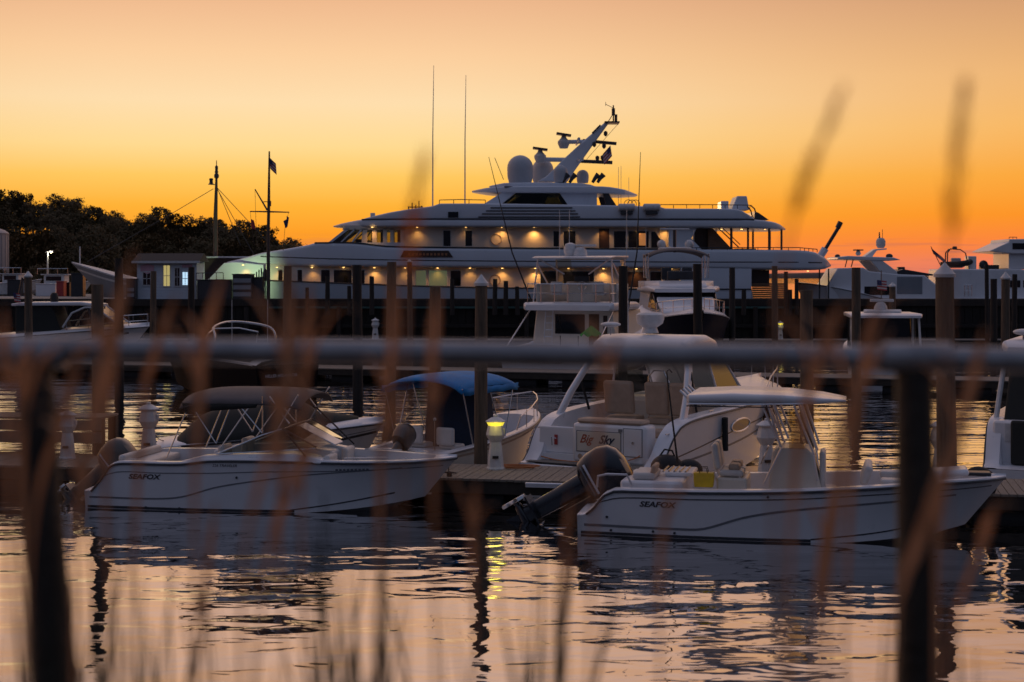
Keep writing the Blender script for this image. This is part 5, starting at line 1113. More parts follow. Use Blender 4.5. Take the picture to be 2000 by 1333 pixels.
# console and its screen
c0, c1 = RL(t, 1502, 0 + 900, -.42).x, RL(t, 1600, 900, -.42).x; zt = RL(t, 1545, 876, -.42).z
MB().loft([[V(x, y, z) for x, y in ((xa, -.46), (xb, -.40), (xb, .40), (xa, .46))] for z, xa, xb in ((.40, c0 - .10, c1 + .05), (.75, c0 - .02, c1 + .05), (zt - .1, c0 + .05, c1 - .10), (zt, c0 + .12, c1 - .22))]).build('console', 'cream_gel', t, bevel=.05)
MB().add([V(c0 + .35, -.40, zt - .03), V(c1 - .24, -.38, zt - .03), V(c1 - .42, -.36, zt + .62), V(c0 + .30, -.38, zt + .62)], [(0, 1, 2, 3)]).build('side_screen', 'vinyl_window', t, recalc=False)
MB().add([V(c0 + .35, .40, zt - .03), V(c1 - .24, .38, zt - .03), V(c1 - .42, .36, zt + .62), V(c0 + .30, .38, zt + .62)], [(0, 1, 2, 3)]).build('side_screen', 'vinyl_window', t, recalc=False)
MB().add([V(c1 - .24, -.38, zt - .03), V(c1 - .24, .38, zt - .03), V(c1 - .42, .36, zt + .62), V(c1 - .42, -.36, zt + .62)], [(0, 1, 2, 3)]).build('front_screen', 'vinyl_window', t, recalc=False)
MB().tube([V(c0 - .10 + .17 * math.cos(a) * .4, .17 * math.sin(a), zt - .18 + .17 * math.cos(a)) for a in (rad(20 * k) for k in range(19))], .014, 6).build('steering_wheel', 'steel', t)
for k in range(3): MB().tube([V(c0 - .10, 0, zt - .18), V(c0 - .10 + .17 * math.cos(rad(120 * k)) * .4, .17 * math.sin(rad(120 * k)), zt - .18 + .17 * math.cos(rad(120 * k)))], .010, 5).build('wheel_spoke', 'steel', t)
cushion(t, c1 + .02, c1 + .30, -.36, .36, .66, .80); cushion(t, c1 + .0, c1 + .10, -.34, .34, .78, zt - .06, name='seat_back'); MB().bx(c1 + .03, c1 + .28, -.34, .34, .40, .66).build('console_seat', 'white_gel', t, bevel=.03)
# helm chairs, leaning post, transom bench, live well
hx = RL(t, 1402, 890, 0).x
for y0 in (-.46, .04):
    R = Matrix.Rotation(rad(-8), 3, 'Y'); MB().box((hx, y0 + .22, 1.32), (.12, .40, .46), R).build('seat_back', 'white_vinyl', t, bevel=.05, seg=3); cushion(t, hx + .06, hx + .48, y0, y0 + .42, .98, 1.10); MB().box((hx + .32, y0 + .22, 1.14), (.20, .36, .12)).build('bolster', 'tan_vinyl', t, bevel=.05, seg=3)
    pipes(t, [[V(hx - .04, y0 + .03, 1.06), V(hx + .10, y0 + .03, .75), V(hx + .02, y0 + .03, .42)], [V(hx + .42, y0 + .03, 1.0), V(hx + .48, y0 + .03, .42)], [V(hx + .10, y0 + .03, .74), V(hx + .46, y0 + .03, .74)]], .018, 'seat_frame', 'alu')
MB().bx(hx + .02, hx + .55, -.50, .50, .62, .97).build('leaning_post', 'cream_gel', t, bevel=.04)
bx0 = RL(t, 1252, 935, 0).x; MB().bx(bx0 - .25, bx0 + .85, -.85, .85, .40, .92).build('transom_bench', 'white_gel', t, bevel=.05); cushion(t, bx0 - .05, bx0 + .35, -.75, .10, .92, 1.05); MB().box((bx0 + .30, -.45, 1.04), (.08, .55, .28), Matrix.Rotation(rad(12), 3, 'Y')).build('seat_back', 'tan_vinyl', t, bevel=.03)
MB().bx(bx0 + .45, bx0 + .95, -.2, .7, .92, 1.0).build('live_well_lid', 'white_gel', t, bevel=.03)
for i in range(5): MB().tube([V(bx0 + .42 + .1 * i, -.15, 1.01), V(bx0 + .42 + .1 * i, .6, 1.01)], .018, 6).build('rod_rack', 'steel', t)
pipes(t, [[V(.32, -1.0, .80), V(.34, -1.0, 1.0), V(.50, -1.0, 1.04), V(.85, -1.0, 1.04), V(.95, -1.0, .84)]], .02, 'stern_rail', 'alu')
for s in (-1, 1): cushion(t, 5.15, 5.95, *sorted((s * .76, s * .38)), .92, 1.05)
MB().box((4.92, 0, 1.08), (.14, 1.2, .34), Matrix.Rotation(rad(20), 3, 'Y')).build('bow_backrest', 'white_vinyl', t, bevel=.05); MB().box((6.28, 0, 1.12), (.7, .6, .12), Matrix.Rotation(rad(-5), 3, 'Y')).build('bow_hatch', 'white_gel', t, bevel=.05)
MB().bx(6.55, 7.0, -.16, .16, 1.08, 1.14).build('anchor_locker', 'dark_trim', t, bevel=.02)
outboard(t, .0, .29, 60, 1.40, 'engine_dark', True)
p = RL(t, 1375, 951, -.55)
bg_ = thing('tote_bag', 'bright yellow tote bag standing on the console boat deck', 'bag', tuple(t.matrix_basis @ V(p.x, -.55, p.z)), t.rotation_euler[2])
MB().loft([[V(x, y, z) for x, y in ((-w_, -.09), (w_, -.09), (w_, .09), (-w_, .09))] for z, w_ in ((0, .16), (.12, .175), (.25, .175))]).build('body', 'yellow_bag', bg_, bevel=.01)
for s in (-.09, .09): MB().tube([V(-.07, s, .25), V(-.05, s, .34), V(.05, s, .34), V(.07, s, .25)], .008, 6).build('handle', 'black_rubber', bg_)
p = RL(t, 1322, 905, .6); o3 = t.matrix_basis @ V(p.x, .6, .95)
dk = thing('duffel_bag', 'black bag slumped on the dock edge behind the console boat seats', 'bag', tuple(onA(o3.x, .45)), angA)
MB().ball((0, 0, .26), .30, 16, 10, (1.1, .7, .9)).build('body', 'black_rubber', dk); MB().ball((.42, .12, .22), .24, 14, 9, (1.1, .7, .9)).build('body', 'black_rubber', dk); MB().tube([(-.15, 0, .48), (-.05, 0, .62), (.1, 0, .6), (.15, 0, .48)], .02, 6).build('strap', 'black_rubber', dk)
rod = thing('boat_hook', 'tall dark boat hook pole leaning up behind the console boat', 'pole', tuple(t.matrix_basis @ V(RL(t, 1330, 925, .9).x, .9, .44)), t.rotation_euler[2])
pa = RL(t, 1302, 715, .9) - RL(t, 1330, 925, .9); MB().tube([(0, 0, 0), V(pa.x * .3, 0, .75), V(pa.x, 0, pa.z + .30)], [.022, .020, .014], 7).build('shaft', 'black_rubber', rod); MB().tube([V(pa.x, 0, pa.z + .30), V(pa.x + .05, 0, pa.z + .34), V(pa.x + .10, 0, pa.z + .28)], .014, 6).build('hook', 'black_rubber', rod)

# ---------------------------------------------------------------- express cruiser seen from astern
t = thing('express_cruiser', 'white express cruiser with tan seats and arched hard top seen from astern', 'boat', (1.53, 32.70, 0), rad(60)); BS = t
H = Hull(10.5, 3.55, [(0, .42), (.02, .44), (.045, .60), (.08, 1.02), (.12, 1.28), (.20, 1.40), (.4, 1.46), (.7, 1.56), (1, 1.66)], keel=-.5, rake=1.7, chine=(-.02, .40), flare=1.3, tum=.93, beam=[(0, .90), (.1, .95), (.25, 1), (.5, 1), (.68, .92), (.80, .77), (.89, .55), (.95, .33), (.985, .14), (1, .02)])
def fl3(u): return None if u > .50 else (.43 if u < .05 else .62)
H.build(t, 'white_gel', 'white_gel', fl3, gw=.34, breaks=(.05, .50), camber=.22)
H.ribbon(t, [(1.2, .62), (4, .92), (8, 1.18), (10, 1.36)], .03, 'dark_trim'); H.ribbon(t, [(1.5, .48), (5, .70), (9, 1.10)], lambda s: .05, 'grey_stripe')
# transom wall: port quarter, centre block with hatch, boarding door
tx = .50
def tp(px, py): return RX(t, px, py, tx)
L0, R0 = 1.62, -1.62
MB().loft([[V(x, y, z) for y, z in ((.55, .45), (.55, 1.32), (-1.22, 1.32), (-1.22, .45))] for x in (tx, tx + .55)]).build('transom_block', 'white_gel', t, bevel=.08)
MB().bx(tx - .012, tx, -.62, .42, .72, 1.14).build('transom_hatch', 'cream_gel', t, bevel=.006); MB().bx(tx - .014, tx, -1.12, -.70, .66, 1.24).build('locker_door', 'white_gel', t, bevel=.006)
for y0, y1, z0, z1 in ((-.64, .44, .70, .715), (-.64, .44, 1.145, 1.16), (.42, .44, .71, 1.15), (-.64, -.62, .71, 1.15), (-1.14, -1.125, .65, 1.25), (-.70, -.685, .65, 1.25), (-1.13, -.69, 1.24, 1.255), (-1.13, -.69, .645, .66)): MB().bx(tx - .006, tx + .01, y0, y1, z0, z1).build('seam', 'grey_stripe', t)
MB().tube([(tx - .03, -.92, .95), (tx, -.92, .95)], .03, 10).build('latch', 'steel', t); MB().bx(tx - .02, tx, -.66, -.58, 1.17, 1.23).build('outlet', 'grey_stripe', t)
MB().bx(tx + .02, tx + .50, -1.1, .45, 1.32, 1.42).build('sun_pad', 'tan_vinyl', t, bevel=.05)
lettering('name_lettering', 'Big', .26, 'text_red', t, lambda a, c: V(tx - .018, .36 - a, .90 + c), shear=.45, bold=.004, xs=.95); lettering('name_lettering', 'Sky', .26, 'navy_canvas', t, lambda a, c: V(tx - .018, -.10 - a, .90 + c), shear=.45, bold=.006, xs=.95)
lettering('name_lettering', 'BAYVILLE, NY', .105, 'text_dark', t, lambda a, c: V(tx - .006, .22 - a, .565 + c), xs=.95, bold=.001)
for y_ in (.35, -.63): MB().lathe([(.055, 0), (.055, .006)], (0, 0, 0), 14).build('star_emblem', 'tan_vinyl', t).matrix_local = Matrix.Translation((tx - .004, y_, .60)) @ Matrix.Rotation(rad(-90), 4, 'Y')
MB().bx(.04, tx, -1.45, 1.45, .47, .485).build('platform_pad', 'dock_wood_grey', t, bevel=.004)
MB().tube([(.02, -1.55, .40), (-.04, 0, .40), (.02, 1.55, .40)], .035, 8).build('platform_bumper', 'white_gel', t)
MB().tube([(tx + .02, .95, .95), (tx - .01, 1.05, .98), (tx + .02, 1.05, .80)], .012, 6).build('door_handle', 'steel', t)
MB().bx(tx + .15, tx + .22, .58, 1.45, .62, 1.20).build('boarding_door', 'white_gel', t, bevel=.03); MB().bx(tx + .13, tx + .15, .98, 1.06, .80, 1.02).build('door_latch', 'red_paint', t, bevel=.006)
# seats and helm
for y0, y1 in ((.25, 1.0), (-1.28, -.68), (-.62, -.05)):
    R = Matrix.Rotation(rad(-10), 3, 'Y'); MB().box((3.0, (y0 + y1) / 2, 1.70), (.16, y1 - y0, .78), R).build('seat_back', 'tan_vinyl', t, bevel=.07, seg=3); cushion(t, 3.06, 3.6, y0, y1, 1.10, 1.26, 'tan_vinyl')
MB().bx(2.7, 3.7, -1.35, 1.1, .62, 1.10).build('seat_base', 'cream_gel', t, bevel=.05); cushion(t, 1.62, 2.1, -1.2, 1.1, .95, 1.12, 'tan_vinyl'); MB().bx(1.6, 2.1, -1.25, 1.2, .62, .95).build('bench_base', 'cream_gel', t, bevel=.03)
MB().bx(4.3, 5.2, -1.3, 1.3, .62, 1.62).build('helm_console', 'cream_gel', t, bevel=.1)
MB().tube([V(4.25, -.75 + .19 * math.sin(a), 1.62 + .19 * math.cos(a)) for a in (rad(20 * k) for k in range(19))], .014, 6).build('steering_wheel', 'steel', t)
MB().tube([V(3.3, .02, .62), V(3.3, .02, 2.18), V(3.3, -.12, 2.32), V(3.3, -.36, 2.32), V(3.3, -.5, 2.05)], .018, 8).build('grab_rail', 'steel', t)
# hard top on two swept legs
TZ = 2.78
MB().slab([(2.62, TZ - .06, TZ + .10, 1.05, .08), (2.74, TZ - .04, TZ + .24, 1.18, .14), (3.2, TZ + .04, TZ + .36, 1.24, .16), (4.0, TZ + .05, TZ + .36, 1.22, .16), (4.6, TZ - .02, TZ + .24, 1.14, .13), (5.0, TZ - .10, TZ + .06, 1.02, .07)], 5).build('hard_top', 'white_gel', t)
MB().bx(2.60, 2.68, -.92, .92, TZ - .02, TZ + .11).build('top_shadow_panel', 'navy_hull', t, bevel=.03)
for s in (-1, 1):
    MB().loft([[V(x + dx, s * (y + dy), z) for dx, dy in ((-.14, -.05), (.14, -.05), (.14, .06), (-.14, .06))] for x, y, z in ((1.75, 1.52, 1.36), (2.15, 1.44, 1.85), (2.6, 1.28, 2.4), (2.95, 1.10, TZ + .04))]).build('top_leg', 'white_gel', t, bevel=.04)
    MB().add([V(4.2, s * 1.40, 1.50), V(5.9, s * 1.30, 1.58), V(4.9, s * 1.02, TZ), V(3.9, s * 1.12, TZ)], [(0, 1, 2, 3)]).build('side_glass', 'tinted_glass', t, recalc=False)
    pipes(t, [[V(4.2, s * 1.42, 1.48), V(3.9, s * 1.14, TZ)], [V(6.2, s * 1.22, 1.62), V(4.95, s * 1.0, TZ)]], .028, 'windshield_frame', 'white_gel')
    pipes(t, [[V(2.9, s * 1.36, 1.4), V(2.5, s * 1.40, 2.2), V(2.95, s * 1.12, TZ)]], .03, 'canvas_strut', 'black_rubber')
MB().add([V(6.25, -1.2, 1.60), V(6.45, 0, 1.66), V(6.25, 1.2, 1.60), V(4.95, 1.0, TZ), V(5.05, 0, TZ), V(4.95, -1.0, TZ)], [(0, 1, 4, 5), (1, 2, 3, 4)]).build('windshield', 'tinted_glass', t, recalc=False)
for y_ in (-.4, .4): MB().tube([V(6.38, y_ * 1.1, 1.64), V(5.02, y_, TZ)], .022, 6).build('windshield_mullion', 'white_gel', t)
o_ = MB().lathe([(.20, TZ + .40), (.16, TZ + .52), (.30, TZ + .62), (.33, TZ + .72), (.33, TZ + .82), (.26, TZ + .87), (.05, TZ + .88)], (3.6, .12, 0), 24).build('radar_dome', 'weathered_white', t)
MB().tube([(3.0, .85, TZ + .35), (3.0, .85, TZ + .56)], .014, 6).build('aerial_stem', 'steel', t); MB().ball((3.0, .85, TZ + .60), .24, 16, 8, (1, 1, .26)).build('aerial_dish', 'weathered_white', t)
MB().tube([(3.1, .45, TZ + .4), (3.1, .45, TZ + 1.15)], .012, 5).build('whip_aerial', 'weathered_white', t)
# bow rail, portlight, deck hardware
for s in (-1, 1):
    pts = [V(H.pt(u, 1).x, s * max(H.half(u) - .10, .02), H.z(u) + h) for u, h in ((.62, .10), (.68, .46), (.76, .58), (.86, .62), (.94, .64), (.99, .66))]
    MB().tube(pts, .017, 7).build('bow_rail', 'steel', t)
    for u in (.70, .78, .86, .93, .98): MB().tube([V(H.pt(u, 1).x, s * max(H.half(u) - .10, .02), H.z(u)), V(H.pt(u, 1).x, s * max(H.half(u) - .12, .02), H.z(u) + .6)], .012, 6).build('stanchion', 'steel', t)
c = [H.on(4.6 + .62 * math.cos(a), 1.04 + .15 * math.sin(a), -1, .01) for a in (rad(18 * k) for k in range(20))]
pw = MB().add(c, [tuple(range(20))]).build('portlight', 'dark_glass', t, recalc=False); MB().tube(c + [c[0]], .022, 6).build('frame', 'steel', pw)
for x, y_, z in ((.9, 1.55, 1.08), (.9, -1.55, 1.08), (3.0, -1.66, 1.42)): MB().tube([(x - .12, y_, z + .06), (x + .12, y_, z + .06)], .015, 6).build('cleat', 'steel', t)
pipes(t, [[H.on(3.4, 1.3, -1, .06), H.on(3.5, .55, -1, .10)]], .07, 'fender', 'black_rubber'); pipes(t, [[H.on(6.6, 1.5, -1, .04), H.on(6.4, .9, -1, .10), H.on(6.3, .62, -1, .12)]], .09, 'fender', 'black_rubber')
cd_ = MB().tube(curve_pts([V(tx - .05, 1.35, .56), V(tx - .10, .9, .50), V(tx - .14, .2, .49), V(tx - .12, -.5, .50), V(tx - .05, -.95, .62), V(tx, -1.1, .70)], 24), .014, 6).build('shore_power_cord', 'orange_cord'); cd_.matrix_basis = t.matrix_basis.copy(); tag(cd_, 'orange shore power cord trailing across the express cruiser stern', 'cord')
p0 = onA(.15, 1.75); pts = [p0 + V(.22 * math.cos(a) * (1 + .04 * k), .16 * math.sin(a), .012 + .002 * k) for k, a in ((k, rad(30 * k)) for k in range(30))]
o_ = MB().tube(pts, .013, 6).build('power_cord', 'orange_cord'); tag(o_, 'coil of orange cord lying beside the yellow-lit pedestal', 'cord')

# ---------------------------------------------------------------- small fishing boat under a blue canopy
t = thing('fishing_boat', 'small white fishing boat with a bright blue canopy and navy curtains', 'boat', (-2.42, 33.7, 0), rad(60))
H = Hull(5.9, 2.25, [(0, .62), (.1, .66), (.4, .76), (.7, .92), (1, 1.14)], keel=-.36, rake=1.0, chine=(-.04, .42), flare=1.5)
H.build(t, 'cream_gel', 'white_gel', lambda u: .34 if .04 < u < .86 else None, gw=.18, breaks=(.04, .86))
H.ribbon(t, [(.1, .52), (2.5, .64), (5.7, 1.0)], .05, 'tan_vinyl')
arc_top(t, .75, 3.3, 1.08, 2.12, 'blue_canvas', 'canopy', .025, .16, .12)
for s in (-1, 1): MB().grid([[V(.8 + 2.45 * i / 10, s * 1.085, 2.02 - .02 * (i % 2)) for i in range(11)], [V(.85 + 2.35 * i / 10, s * 1.09, 1.86 - .02 * math.sin(i * 2)) for i in range(11)]]).build('valance', 'blue_canvas', t, recalc=False, solid=.012)
pipes(t, [[V(1.0 + a, s * 1.04, .72), V(1.0 + b_, s * 1.04, 2.0)] for s in (-1, 1) for a, b_ in ((.3, -.15), (.35, .8), (1.6, 1.0), (1.7, 2.1))], .014, 'canopy_pole')
MB().loft([[V(x, y, z) for x, y in ((2.0 + e, -.72), (3.0 - e, -.60), (3.0 - e, .60), (2.0 + e, .72))] for z, e in ((.36, -.05), (1.0, 0), (1.6, .08), (2.04, .12))]).build('helm_curtain', 'navy_canvas', t, bevel=.06)
cushion(t, 1.05, 1.45, -.75, -.28, .62, .74); MB().box((1.0, -.5, .92), (.10, .46, .40)).build('seat_back', 'white_vinyl', t, bevel=.05, seg=3); cushion(t, 1.05, 1.45, .1, .56, .62, .74); MB().box((1.0, .33, .92), (.10, .46, .40)).build('seat_back', 'white_vinyl', t, bevel=.05, seg=3)
MB().bx(1.0, 1.5, -.75, .6, .34, .62).build('seat_base', 'white_gel', t)
MB().tube([(.25, -.7, .68), (.25, -.7, 1.35)], .012, 6).build('light_staff', 'steel', t); MB().lathe([(.03, 0), (.04, .03), (.02, .07)], (.25, -.7, 1.34), 8).build('stern_light', 'weathered_white', t)
for s in (-1, 1):
    pts = [V(H.pt(u, 1).x, s * max(H.half(u) - .07, .02), H.z(u) + h) for u, h in ((.56, .05), (.60, .34), (.72, .42), (.86, .44), (.95, .44), (.995, .45))]; MB().tube(pts, .014, 7).build('bow_rail', 'steel', t)
    for u in (.66, .76, .86, .95): MB().tube([V(H.pt(u, 1).x, s * max(H.half(u) - .07, .02), H.z(u)), V(H.pt(u, 1).x, s * max(H.half(u) - .07, .02), H.z(u) + .43)], .010, 6).build('stanchion', 'steel', t)
outboard(t, -.02, .55, 52, .85, 'engine_grey')

# ---------------------------------------------------------------- covered runabout
t = thing('covered_boat', 'white cuddy boat under a dark green fitted canvas cover', 'boat', (-8.15, 35.5, 0), math.atan2(.55, 4.9)); CB = t
H = Hull(5.15, 2.15, [(0, .62), (.12, .70), (.4, .82), (.7, .98), (.9, 1.05), (1, 1.06)], keel=-.36, rake=.75, chine=(-.04, .42), flare=1.2); H.build(t, 'white_gel', 'white_gel', camber=.14)
H.ribbon(t, [(.2, .42), (2.5, .52), (5.0, .86)], .06, 'dark_trim'); H.ribbon(t, [(.2, .50), (2.5, .62), (5.0, .93)], .02, 'grey_stripe')
prof = [(RL(t, a, b_, 0).x, RL(t, a, b_, 0).z) for a, b_ in ((338, 866), (362, 838), (395, 812), (432, 796), (500, 792), (570, 776), (605, 792), (642, 820))]
rows = []
for x, z in prof:
    u = min(max(x / H.L, 0), 1); hw = H.half(u) + .03; zs = H.z(u) - .05; z = max(z, zs + .06)
    rows.append([V(x, hw * c, zs + (z - zs) * (1 - abs(c) ** 2.2) + (.02 * math.sin(x * 9) if abs(c) < .9 else 0)) for c in [-1 + k / 7 for k in range(15)]])
MB().grid(rows).build('canvas_cover', 'dark_canvas', t, recalc=False, solid=.012)
px_ = [RL(t, a, 805, 0).x for a in (622, 650, 700)]
MB().grid([[V(x, c * .45 * s_, H.z(x / H.L) + .10 + .20 * s_ * (1 - c * c)) for c in (-1, -.5, 0, .5, 1)] for x, s_ in ((px_[0], 1.3), (px_[1], 1.0), (px_[2], .35))]).build('bow_cover', 'olive_canvas', t, recalc=False, solid=.012)
p = RL(t, 655, 828, -.85); c = [H.on(p.x + .14 * math.cos(a), .86 + .07 * math.sin(a), -1, .008) for a in (rad(24 * k) for k in range(15))]
pw = MB().add(c, [tuple(range(15))]).build('portlight', 'dark_glass', t, recalc=False); MB().tube(c + [c[0]], .014, 6).build('frame', 'steel', pw)
MB().loft([[V(5.08 + dx, y, z) for y, z in ((-.05, .98), (.05, .98), (.05, 1.08), (-.05, 1.08))] for dx in (-.2, .16)]).build('bow_roller', 'steel', t); MB().xz([(5.18, 1.0), (5.30, .92), (5.26, .68), (5.12, .60), (5.14, .80)], -.10, .10).build('anchor', 'black_rubber', t, bevel=.02)

# ---------------------------------------------------------------- dark-hulled cruiser across the fairway
t = thing('dark_cruiser', 'black-hulled cruiser with a chrome windshield frame at the outer dock', 'boat', (-8.35, 57.2, 0), rad(131))
H = Hull(9.2, 3.0, [(0, 1.22), (.06, 1.26), (.25, 1.34), (.6, 1.42), (1, 1.50)], keel=-.5, rake=1.6, chine=(-.02, .4)); H.build(t, 'black_hull', 'weathered_white', lambda u: .7 if .06 < u < .42 else None, gw=.25, breaks=(.06, .42), rub='weathered_white', camber=.25)
lettering('name_lettering', 'HELLER HIGHWATER', .155, 'text_light', t, lambda a, c: V(-.015, .98 - a, .76 + c), xs=.95, bold=.002)
MB().bx(-.75, .02, -1.3, 1.3, .22, .34).build('swim_platform', 'black_rubber', t, bevel=.03)
pts = [V(3.1, -1.38, 1.35), V(3.0, -1.34, 2.2), V(3.4, -1.15, 2.55), V(4.0, 0, 2.72), V(3.4, 1.15, 2.55), V(3.0, 1.34, 2.2), V(3.1, 1.38, 1.35)]
MB().tube(curve_pts(pts, 40), .045, 8).build('radar_arch', 'steel', t)
MB().add([V(4.4, -1.3, 1.45), V(5.3, -.6, 1.6), V(5.3, .6, 1.6), V(4.4, 1.3, 1.45), V(3.9, 1.1, 2.3), V(4.4, .55, 2.45), V(4.4, -.55, 2.45), V(3.9, -1.1, 2.3)], [(0, 1, 6, 7), (1, 2, 5, 6), (2, 3, 4, 5)]).build('windshield', 'dark_glass', t, recalc=False)
for a, b_ in (((4.4, -1.3, 1.45), (3.9, -1.1, 2.3)), ((3.9, -1.1, 2.3), (4.4, -.55, 2.45)), ((4.4, -.55, 2.45), (4.4, .55, 2.45)), ((4.4, .55, 2.45), (3.9, 1.1, 2.3)), ((3.9, 1.1, 2.3), (4.4, 1.3, 1.45))): MB().tube([a, b_], .03, 6).build('windshield_frame', 'steel', t)
cushion(t, 1.2, 1.6, -1, 1, 1.0, 1.3, 'dark_trim', 'seat'); MB().bx(2.8, 3.5, -1.1, .2, .7, 1.7).build('helm_console', 'black_rubber', t, bevel=.08)
for x, y_ in ((2.2, -.5), (3.0, .6)): MB().tube([(x, y_, 1.2), (x, y_, 3.6)], .012, 5).build('whip_aerial', 'weathered_white', t)
arc_top(t, .15, 2.0, 1.2, 1.34, 'dark_canvas', 'cockpit_cover', .03, .10, .1)

# ---------------------------------------------------------------- white express cruiser at the left
t = thing('express_cruiser', 'white express cruiser with black canvas and a long hard top at the outer dock', 'boat', (-28.6, 74.5, 0), rad(3))
H = Hull(10.9, 3.4, [(0, 1.25), (.3, 1.5), (.7, 1.85), (1, 2.05)], keel=-.6, rake=2.2, chine=(0, .42)); H.build(t, 'white_gel', 'white_gel', camber=.2); H.ribbon(t, [(.4, .9), (6, 1.15), (10, 1.75)], .09, 'dark_trim')
def wl(px, py, y=-1.4): return RL(t, px, py, y)
a, b_ = wl(20, 596), wl(190, 597); zt = a.z
MB().slab([(a.x, zt - .05, zt + .05, 1.2, .04), (a.x + .5, zt - .05, zt + .12, 1.4, .06), (b_.x - .8, zt - .04, zt + .14, 1.35, .06), (b_.x, zt - .08, zt + .02, 1.1, .03)]).build('hard_top', 'white_gel', t)
MB().xz([(a.x + .2, 1.5), (wl(122, 645).x, 1.6), (wl(100, 605).x, zt - .06), (a.x + .2, zt - .06)], -1.25, 1.25).build('canvas_enclosure', 'dark_canvas', t, bevel=.05)
W = [wl(122, 640), wl(140, 612), wl(165, 601), wl(186, 601), wl(238, 640)]
for s in (-1, 1):
    MB().add([V(p.x, s * 1.35, p.z) for p in (W[0], W[1], W[2], W[3], W[4])], [(0, 1, 2, 3, 4)]).build('side_glass', 'vinyl_window', t, recalc=False)
    for i in range(4): MB().tube([V(W[i].x, s * 1.36, W[i].z), V(W[i + 1].x, s * 1.36, W[i + 1].z)], .05, 6).build('windshield_frame', 'weathered_white', t)
    MB().tube([V(wl(172, 602).x, s * 1.36, W[2].z), V(wl(182, 640).x, s * 1.36, W[0].z)], .05, 6).build('windshield_frame', 'dark_trim', t)
    railing(t, [V(7.2, s * 1.35, 2.35), V(9.2, s * .95, 2.55), V(10.8, s * .1, 2.65)], .6, 'steel', 5, .02)
MB().add([V(W[3].x, -1.3, W[3].z), V(W[4].x, -1.3, W[4].z), V(W[4].x, 1.3, W[4].z), V(W[3].x, 1.3, W[3].z)], [(0, 1, 2, 3)]).build('windshield', 'vinyl_window', t, recalc=False)
p = wl(96, 580); MB().lathe([(.17, p.z - .55), (.20, p.z - .1), (.19, p.z + .05), (.13, p.z + .17), (.02, p.z + .2)], (p.x, -.4, 0), 14).build('covered_searchlight', 'black_rubber', t)
p = wl(18, 560); pipes(t, [[V(p.x, 0, zt), V(p.x + .25, 0, zt + 1.3), V(p.x + .5, 0, zt + .8), V(p.x + .75, 0, zt)]], .05, 'light_mast', 'dark_trim')
p0 = wl(27, 572); o_ = thing('stern_flag', 'small faded flag hanging on the black canvas of the left cruiser', 'flag', tuple(t.matrix_basis @ V(p0.x, -1.5, p0.z))); flag_parts(o_, V(0, 0, 0), V(.32, 0, -.05), V(.04, 0, -.42), .03)

# ---------------------------------------------------------------- sport fisherman
t = thing('sport_fisher', 'white flybridge sport fishing boat with outriggers and ladder, stern to the dock', 'boat', (1.45, 67.3, 0), rad(68)); SP = t
H = Hull(14.5, 4.7, [(0, 1.25), (.25, 1.35), (.5, 1.75), (.75, 2.3), (1, 2.75)], keel=-.8, rake=2.6, chine=(0, .4)); H.build(t, 'white_gel', 'white_gel', lambda u: .6 if .02 < u < .255 else None, gw=.3, breaks=(.02, .255), camber=.25); H.ribbon(t, [(.2, .2), (7, .22), (11, .4)], .18, 'dark_trim', 'boot_line')
lettering('name_lettering', 'FAVORITE CHILD', .36, 'text_dark', t, lambda a, c: V(-.015, 1.75 - a, .70 + c), bold=.008, xs=.93)
MB().bx(-.02, .02, -2.1, 2.1, .0, .16).build('boot_line', 'dark_trim', t)
hx0 = 3.7
MB().loft([[V(x, s_ * w_, z) for s_, w_, z in ((-1, 2.05, 1.3), (-1, 1.85, 2.95), (1, 1.85, 2.95), (1, 2.05, 1.3))] for x in (hx0, hx0 + 4.4)] ).build('deck_house', 'cream_gel', t, bevel=.08)
MB().loft([[V(hx0 + 4.4, -1.85, 1.3), V(hx0 + 4.4, -1.8, 2.95), V(hx0 + 4.4, 1.8, 2.95), V(hx0 + 4.4, 1.85, 1.3)], [V(hx0 + 7.6, -1.2, 1.9), V(hx0 + 6.2, -1.3, 2.7), V(hx0 + 6.2, 1.3, 2.7), V(hx0 + 7.6, 1.2, 1.9)]]).build('house_front', 'cream_gel', t, bevel=.08)
zb, zt = .0, .0
def sx_(px, py): return RX(t, px, py, hx0 - .02)
a, b_ = sx_(1084, 614), sx_(1142, 653); MB().bx(hx0 - .03, hx0 + .03, b_.y, a.y, max(b_.z, 1.5), a.z).build('saloon_window', 'dark_glass', t, bevel=.02)
a, b_ = sx_(1150, 614), sx_(1170, 654); MB().bx(hx0 - .03, hx0 + .03, b_.y, a.y, 1.0, a.z).build('saloon_door', 'teak', t, bevel=.02)
a, b_ = sx_(1178, 617), sx_(1186, 654); MB().bx(hx0 - .03, hx0 + .03, b_.y, a.y, 1.3, a.z).build('side_panel', 'sign_brown', t, bevel=.02)
MB().slab([(hx0 - .9, 2.94, 3.18, 2.05, .10), (hx0 - .7, 2.93, 3.30, 2.2, .12), (hx0 + 3.0, 2.95, 3.3, 2.15, .12), (hx0 + 4.8, 2.95, 3.2, 1.7, .10)]).build('flybridge_brow', 'white_gel', t)
